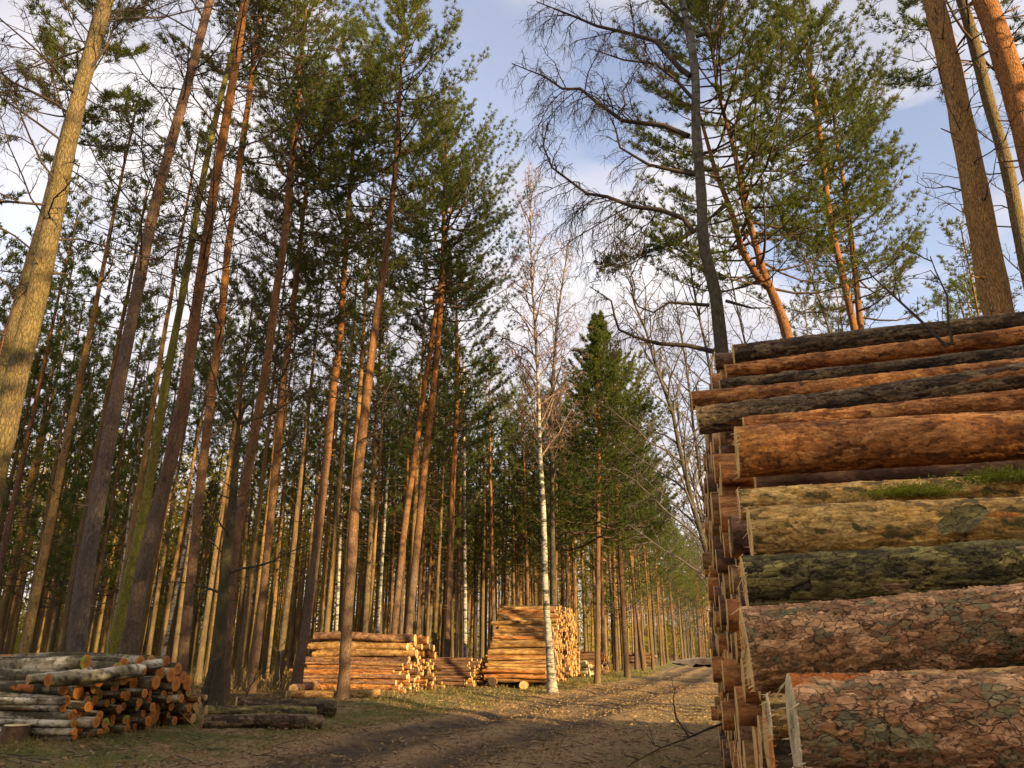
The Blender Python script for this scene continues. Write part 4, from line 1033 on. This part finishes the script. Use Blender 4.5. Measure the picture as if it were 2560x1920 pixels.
def fill_stack():
    """the body of the near stack behind its visible face"""
    rng = np.random.default_rng(301)
    pr = sorted((z, v) for v, z, r in NEAR if v > 2.2); zs = [0.0] + [p[0] for p in pr]; vs = [1.3] + [p[1] for p in pr]
    vs = np.maximum.accumulate(vs)
    vi = [[log_mesh('stack_log', 4.3, .118, .112, ('brown', 'orange', 'plate', 'dark')[k % 4], 310 + k, da=.022, fine_to=1.2, caps=False, bend=0) for k in range(8)]][0]
    meshes = [(a.mesh('stack_log', M['log_' + ('brown', 'orange', 'plate', 'dark')[k % 4]]), e[0].mesh('stack_log_end', M[('rot', 'cut_pine', 'rot', 'cut_orange')[k % 4]])) for k, (a, e) in enumerate(vi)]
    sv = [log_mesh('stack_log', 4.2, .118, .112, SKINDS[k], 330 + k, da=.10, caps=True) [0] for k in range(3)]
    row = 0; z = .12; dz = .208; cnt = 0
    while z < 4.75:
        ztop = z
        v = 1.4 + (row % 2) * .12
        while v < 15.5:
            vf = float(np.interp(z, zs, vs)); vb = 15.3 - z * .45
            if v > vf + (.62 if z > 1.0 else .40) and v < vb and not (z > 4.45 and v > 10.5):
                vv = v + rng.normal(0, .045); zz = z + rng.normal(0, .035); u0 = .245 + rng.normal(0, .035) + (.2 if rng.random() < .15 else 0) - (.10 if rng.random() < .08 else 0)
                if zz > 3.9: u0 += .12 + .02 * (v - 8)
                s = rng.uniform(.72, 1.16); p = W(u0, vv, zz); d = UD + np.array([0, 0, rng.normal(0, .008)]) + VD * rng.normal(0, .01)
                skin = v < vf + .75 or False
                if skin and cnt < 55 and z > .9:
                    k = int(rng.integers(8)); o = link('pine_log', meshes[k][0]); link('cut_end', meshes[k][1], o)
                    pose(o, p, d, rng.uniform(0, 6.28)); o.scale = (1, s, s); cnt += 1
                    tag(o, 'sawn pine log seen edge on in the ragged left end of the near stack', 'log', 'log ends of the near stack')
                else:
                    k = int(rng.integers(3)); R = np.array(frame_from_x(d, rng.uniform(0, 6.28))) * s; stuff_add(sv[k], R, p, k)
            v += .242
        z += dz; row += 1
fill_stack()

def drop_pack(rng, n, rlo, rhi, x0, x1, prof, order=None):
    C = []
    for i in range(n):
        r = rng.uniform(rlo, rhi) if order is None else order(i, rng)
        best = None
        CA = np.array(C) if C else np.zeros((0, 3))
        for x in rng.uniform(x0 + r, x1 - r, 46):
            y = r
            dx = np.abs(x - CA[:, 0]); sm = r + CA[:, 2]; k_ = dx < sm
            if k_.any(): y = max(y, float((CA[k_, 1] + np.sqrt(sm[k_] ** 2 - dx[k_] ** 2)).max()))
            if y + r > prof(x): continue
            if best is None or y < best[1]: best = (x, y, r)
        if best is None: continue
        C.append(best)
    return C

def pile(kinds, cuts, label, group, u_end, v0, v1, prof, n, rlo, rhi, Lg, seed, nth_ind, name='pine_log', jit=.10, order=None, parts=True, res=.03, zoff=0.0, special=(), dirn=None, tilt=.02):
    rng = np.random.default_rng(seed)
    C = drop_pack(rng, n, rlo, rhi, v0, v1, prof, order)
    d0 = -UD if dirn is None else dirn
    var = []
    for k in range(6):
        kd = kinds[k % len(kinds)]; a, e = log_mesh(name, 1.0 if not parts else Lg, .1, .095, kd, seed + k, da=res, caps=not parts, bend=.045 if parts else .03)
        if parts: var.append((a.mesh(name, M['log_' + kd]), [x.mesh(name + '_end', M[cuts[k % len(cuts)]]) for x in e]))
        else: var.append((a.mesh(name, [M['log_' + kd], M[cuts[k % len(cuts)]]]), None))
    sv = [log_mesh(name, Lg, .1, .095, SKINDS[k], seed + 20 + k, da=.10, caps=True)[0] for k in range(3)]
    # the ones that show most: high up, near the viewer, near the end face
    C.sort(key=lambda c: (c[0] - v0) * .8 - c[1] * .45)
    for i, (v, z, r) in enumerate(C):
        u = u_end + rng.normal(0, jit); p = W(u, v, z + zoff + gz(u - 1, v)); d = d0 + VD * rng.normal(0, tilt) + np.array([0, 0, rng.normal(0, tilt * .8)])
        s = r / .1; k = int(rng.integers(6))
        if i < nth_ind:
            o = link(name, var[k][0]); pose(o, p, d, rng.uniform(0, 6.28) if parts else rng.uniform(0, 6.28)); o.scale = (1 if parts else Lg, s, s)
            if parts: link('cut_end', var[k][1][0], o)
            lb = label
            if name == 'birch_log' and parts:
                if r > .2: lb = 'thickest birch log at the bottom of the birch pile, dark barked'
                elif cuts[k % len(cuts)] == 'cut_marked': lb = 'birch log with a green paint mark on its sawn end in the birch pile'
                elif r > .094: lb = 'thicker pale birch log in the upper rows of the birch pile'
            elif name == 'pine_log' and parts and r > .10: lb = 'thick pine log lying on top of the thin ones of the middle pile'
            tag(o, lb, 'log', group)
        else:
            R = np.array(frame_from_x(d, rng.uniform(0, 6.28))) @ np.diag([1, s, s]); stuff_add(sv[k % 3], R, p, k % 3)
    return C

# birch pile at the left
pile(['birch'], ['cut_orange', 'cut_orange', 'cut_marked', 'cut_orange', 'cut_orange', 'cut_orange'], 'birch log with an orange sawn end in the pile at the left', 'logs of the birch pile',
     -9.7, 11.0, 14.4, lambda x: min(1.30, .70 + (x - 11.0) * 1.0, .45 + (14.4 - x) * .8), 125, .07, .15, 3.4, 401, 110, 'birch_log', .15,
     lambda i, r: (.225 if i == 0 else (r.uniform(.045, .085) if i < 96 else r.uniform(.095, .13))), res=.022, tilt=.008)
# middle pile
pile(['brown', 'tan', 'orange'], ['cut_pale', 'cut_pine'], 'pine log in the middle pile behind the tall roadside pine', 'logs of the middle pile',
     -9.9, 25.6, 29.6, lambda x: min(1.95, .35 + (x - 25.6) * 1.25, .4 + (29.6 - x) * 1.1), 230, .07, .13, 3.8, 421, 84, 'pine_log', .18,
     lambda i, r: r.uniform(.045, .085) if i < 190 else r.uniform(.10, .145), res=.035)
# dark pile beyond it
pile(['brown'], ['cut_pale', 'cut_pine'], 'thin log in the dark pile right of the middle pile', 'logs of the dark pile', -8.9, 30.4, 36.2, lambda x: min(1.75, .3 + (x - 30.4) * 1.3, .3 + (36.2 - x) * .8),
     330, .045, .075, 2.6, 441, 24, 'pine_log', .12, parts=False, res=.06)
# tall sunlit pile
pile(['tan', 'tan', 'orange'], ['cut_pine', 'cut_pale', 'cut_pine'], 'thin pine log in the tall sunlit pile behind the white birch', 'logs of the tall sunlit pile', -6.0, 31.6, 40.2,
     lambda x: min(3.55, .4 + (x - 31.6) * 1.05, .5 + (40.2 - x) * 1.7), 620, .055, .118, 2.55, 461, 96, 'pine_log', .08, parts=False, res=.05, zoff=.22)
# the two logs the tall pile rests on
# far piles
pile(['birch'], ['cut_pale'], 'pale birch log in the far low pile beside the road', 'logs of the far birch pile', -6.3, 43.5, 46.5, lambda x: min(.85, .35 + (x - 43.5), .3 + (46.5 - x)), 40, .08, .13, 3.6, 481, 30, 'birch_log', .25, parts=False, res=.06)
pile(['brown'], ['cut_pine'], 'brown log in the far stack behind the pale birch logs', 'logs of the far brown stack', -6.0, 46.8, 52, lambda x: min(1.9, .5 + (x - 46.8) * 1.3, .5 + (52 - x)), 110, .09, .13, 3.4, 491, 18, 'pine_log', .15, parts=False, res=.08)
pile(['brown'], ['cut_pine'], 'small log in the farthest stack down the road', 'logs of the farthest stack', -4.6, 76, 80, lambda x: min(1.6, .5 + (x - 76) * 1.3), 60, .1, .14, 3.0, 495, 8, 'pine_log', .15, parts=False, res=.1)

so = link('stacked_logs', STUFF_LOGS.mesh('stacked_logs', [M['log_' + k] for k in SKINDS] + [M['cut_pine']]))
tag(so, 'remaining pine logs packed deep inside the roadside stacks', 'logs', kind='stuff')

# single logs on the ground
def ground_log(label, kind, cut, pa, pb, da_, db_, r, seed, name='pine_log', group='loose logs on the verge'):
    def at(p, D):
        d = ray(*p); return EYE + d * (D / math.hypot(d[0], d[1]))
    A = at(pa, da_); B = at(pb, db_); A[2] = max(A[2], gz(A @ UD, A @ VD) + r * .8); B[2] = max(B[2], gz(B @ UD, B @ VD) + r * .8)
    Lg = float(np.linalg.norm(B - A)); a, em = log_mesh(name, Lg, r, r * .88, kind, seed, da=.03, caps=False, bend=.03)
    o = link(name, a.mesh('verge_log', M['log_' + kind])); pose(o, A, B - A); tag(o, label, 'log', group)
    for b in em: link('cut_end', b.mesh('verge_log_end', M[cut]), o)
    return o
ground_log('barkless lying log with orange bare patches nearest the road on the grass', 'dark', 'cut_pine', (803, 1806), (505, 1812), 17.0, 16.6, .135, 501)
ground_log('dark lying log behind the patchy barkless one', 'moss', 'cut_pine', (785, 1785), (515, 1782), 18.2, 17.6, .15, 502)
ground_log('brown lying log whose sawn end stops at the foot of the tall pine', 'dark', 'cut_pine', (838, 1772), (590, 1760), 19.6, 19.2, .16, 503)
ground_log('short bearer log lying just in front of the middle pile', 'tan', 'cut_pale', (947, 1748), (715, 1742), 25.4, 25.0, .13, 504)
ground_log('log crosswise with a round sawn end under the left foot of the middle pile', 'brown', 'cut_pine', (733, 1722), (790, 1712), 25.2, 28.5, .13, 505)
ground_log('bearer log with a round sawn end under the left foot of the tall sunlit pile', 'tan', 'cut_pine', (1231, 1704), (1260, 1690), 32.0, 40.0, .16, 506)
ground_log('bearer log with a round sawn end under the middle of the tall sunlit pile', 'tan', 'cut_pine', (1308, 1714), (1345, 1695), 32.0, 40.0, .16, 507)
ground_log('slim pale birch log sloping on top of the birch pile', 'birch', 'cut_pine', (402, 1660), (70, 1700), 15.9, 15.0, .085, 508, 'birch_log', 'logs of the birch pile')
ground_log('thick pale birch log lying along the top of the birch pile', 'birch', 'cut_orange', (355, 1676), (120, 1702), 15.4, 14.4, .11, 509, 'birch_log', 'logs of the birch pile')

# pale split slab jutting out over the road from the far part of the near stack
def split_slab():
    rng = np.random.default_rng(521); v = 11.2
    c = on_v(1755, 1656, v); z = c[2]; us = np.linspace(-.42, .9, 26); a = Acc(); top = []; bot = []
    for i, u in enumerate(us):
        f = min(1, (u + .42) / .30); hw = .02 + .19 * f ** .9 * (1 + .16 * rng.normal()); th = .012 + .045 * f
        top.append([W(u, v + s * hw, z + .05 * f + .010 * (1 - abs(s)) + rng.normal(0, .004)) for s in np.linspace(-1, 1, 7)])
        bot.append([W(u, v + s * hw * .9, z - th * (1 - .5 * abs(s)) + rng.normal(0, .008)) for s in np.linspace(-1, 1, 7)])
    T = np.array(top).reshape(-1, 3); B = np.array(bot).reshape(-1, 3); n = len(us)
    q = np.array([(i * 7 + j, i * 7 + j + 1, (i + 1) * 7 + j + 1, (i + 1) * 7 + j) for i in range(n - 1) for j in range(6)])
    o0 = T.mean(0)
    a.add(T - o0, q[:, ::-1], None, 0)
    side = []
    for j in (0, 6):
        side += [(i * 7 + j, (i + 1) * 7 + j, 182 + (i + 1) * 7 + j, 182 + i * 7 + j) for i in range(n - 1)]
    a.add(np.vstack([T, B]) - o0, np.array(side), None, 0)
    side2 = [(j, j + 1, 182 + j + 1, 182 + j) for j in range(6)]
    a.add(np.vstack([T, B]) - o0, np.array(side2), None, 0)
    o = link('split_log', a.mesh('split_log', [M['split']])); o.location = tuple(o0)
    tag(o, 'pale split log slab jutting left over the road from the near stack', 'log')
    b = Acc(); b.add(B - o0, q, None, 0); link('bark', b.mesh('split_log_bark', M['log_dark']), o)
    c2 = Acc(); tube(c2, np.array([W(-.25, v - .05, z - .03), W(-.42, v - .06, z - .07), W(-.52, v - .05, z - .13), W(-.60, v - .05, z - .22)]) - o0, [.012, .010, .008, .005], 5); link('splinter', c2.mesh('splinter', M['split']), o)
split_slab()

# moss clumps, bark flap, twigs on the stack
def moss_clump(label, px_, py_, v, rad, seed):
    rng = np.random.default_rng(seed); c = on_v(px_, py_, v); a = Acc(); n = 1800
    q = rng.normal(0, 1, (n, 3)) * [rad * (1 + .5 * rng.random((n, 1))[:, 0].mean()), rad * .6, rad * .28]; q[:, 0] += .5 * rad * np.sin(q[:, 1] / rad * 5); q[:, 2] = np.abs(q[:, 2])
    D = unit(q + [0, 0, rad * .6]) + rng.normal(0, .5, (n, 3))
    # carry q onto the log's axis
    P = q[:, :1] * UD + q[:, 1:2] * VD + q[:, 2:] * np.array([0, 0, 1.0])
    blades(a, P, D, rng.uniform(.012, .034, n), .008, 0, rng, np.repeat(rng.random(n)[:, None], 4, 1))
    o = link('moss_clump', a.mesh('moss_clump', M['moss'])); o.location = tuple(c)
    tag(o, label, 'moss')
moss_clump('small bright green moss clump on the flaky tan log', 2275, 1240, 4.62, .085, 531)
moss_clump('larger darker moss clump on the flaky tan log at the right frame edge', 2520, 1205, 4.62, .10, 532)
def bark_flap():
    rng = np.random.default_rng(541); c = on_v(2405, 1296, 4.06); a = Acc(); n, m_ = 16, 11; V = []
    e1 = rng.normal(0, .10, n); e2 = rng.normal(0, .10, n)
    for i in range(n):
        for j in range(m_):
            s, t = i / (n - 1) - .5, j / (m_ - 1)
            hi = .045 * (1 - abs(2 * s) ** 2.2) * (1 + e1[i]) + .012; lo = -.055 * (1 - abs(2 * s + .25) ** 1.8 * .55) * (1 + e2[i]) - .008
            y = hi + (lo - hi) * t
            V.append(UD * (s * .23) + np.array([0, 0, y + s * .075]) - VD * (.012 + .055 * t ** 2 - .03 * abs(s) + .02 * math.sin(s * 9) * t + rng.normal(0, .0015)))
    V = np.array(V); q = np.array([(i * m_ + j, (i + 1) * m_ + j, (i + 1) * m_ + j + 1, i * m_ + j + 1) for i in range(n - 1) for j in range(m_ - 1)])
    V2 = V + VD * .006; a.add(V, q, None, 0, (.35, 0, .1, 1)); a.add(V2, q[:, ::-1], None, 0, (.9, 0, .9, 1))
    o = link('bark_flap', a.mesh('bark_flap', M['log_moss'])); o.location = tuple(c)
    tag(o, 'loose grey green flap of bark curling off the big yellow log', 'bark')
bark_flap()
def loose_branch(label, pts, v, r, seed, lev=1, gap=.22, ratio=.35, mat='twig', name='fallen_branch', ground=False, cat='branch', tws=(.005, .003)):
    rng = np.random.default_rng(seed)
    P = []
    for p in pts:
        x, y = p[:2]; vv = p[2] if len(p) > 2 else v
        P.append(on_v(x, y, vv))
    P = np.array(P); o0 = P[0].copy()
    a = Acc(); bare_limb(a, P - o0, r, rng, 0, lev, gap, ratio, .05, tws, 0, .15, 6)
    o = link(name, a.mesh(name, M[mat])); o.location = tuple(o0); tag(o, label, cat)
loose_branch('thin bare branch slanting up left from the top of the near stack', [(2368, 868), (2300, 800), (2240, 745), (2180, 690), (2150, 640)], 7.4, .014, 551, 2)
loose_branch('thin upright bare twig standing on top of the near stack', [(2382, 862), (2370, 800), (2368, 740), (2340, 680), (2325, 640)], 7.4, .012, 552, 2, .3)
loose_branch('dark fallen branch reaching the ground left of the near stack', [(1815, 1806, 10.4), (1770, 1822, 10.2), (1724, 1843, 10), (1647, 1872, 9.8), (1570, 1915, 9.6)], 10, .013, 553, 2, .42, .38)
loose_branch('thin reddish twig arching up beside the fallen branch', [(1721, 1840, 10), (1690, 1794, 10), (1683, 1747, 10), (1688, 1722, 10), (1697, 1714, 10)], 10, .011, 554, 1, .6, .15, 'limb')
loose_branch('dead branch poking up from the top of the birch pile', [(250, 1675, 12.2), (290, 1655, 12.2), (305, 1640, 12.2)], 12, .02, 555, 2, .2)
loose_branch('slim bare branch lying across the sawn ends of the birch pile top', [(355, 1678, 12.6), (400, 1668, 12.5), (436, 1656, 12.4)], 12, .014, 556, 1, .4)
loose_branch('pale broken branch on the ground right of the birch pile', [(440, 1825, 14.5), (470, 1815, 14.4), (488, 1796, 14.3)], 14, .02, 557, 2, .3, .5, 'twig_lit')

for k_, (lb_, pp_) in enumerate((('low tangle of bare branches at the right end of the middle log pile', [(985, 1745, 25), (1015, 1732, 25.2), (1045, 1715, 25.4), (1070, 1690, 25.5)]),
        ('second bare brush branch lying in front of the dark log pile', [(1040, 1752, 25.5), (1085, 1744, 25.6), (1130, 1728, 25.8)]),
        ('bare brush branch lying left of the bearers of the tall sunlit pile', [(1180, 1738, 29), (1205, 1722, 29), (1225, 1700, 29)]),
        ('bare bent brush stem standing beside the forked dark tree', [(610, 1755, 18.5), (625, 1715, 18.5), (655, 1680, 18.6), (690, 1655, 18.6)]),
        ('dry brush branch lying in front of the lying verge logs', [(560, 1850, 15.2), (610, 1842, 15.3), (665, 1832, 15.4)]),
        ('thin dry sapling rising behind the left end of the middle log pile', [(700, 1740, 24), (698, 1680, 24), (703, 1620, 24), (700, 1560, 24)]))):
    loose_branch(lb_, pp_, 20, .016, 570 + k_, 2, .16, .55, name='brush_branch', tws=(.006, .003))
# stump
def stump():
    rng = np.random.default_rng(561); d = ray(34, 1868); p = EYE + d * (15.0 / math.hypot(d[0], d[1])); u, v = p @ UD, p @ VD
    p[2] = gz(u, v); root = empty('tree_stump', p); tag(root, 'low grey sawn stump at the lower left frame edge', 'stump')
    a = Acc(); tube(a, [[0, 0, -.1], [0, 0, .05], [0, 0, .22]], [.27, .22, .19], 18, 0, wob=.06, rng=rng); link('bark', a.mesh('stump_bark', M['rot']), root)
    a = Acc(); tube(a, [[0, 0, .215], [0, 0, .226]], [.185, .18], 18, 0, cap1=True); link('cut_face', a.mesh('stump_face', M['cut_pale']), root)
stump()
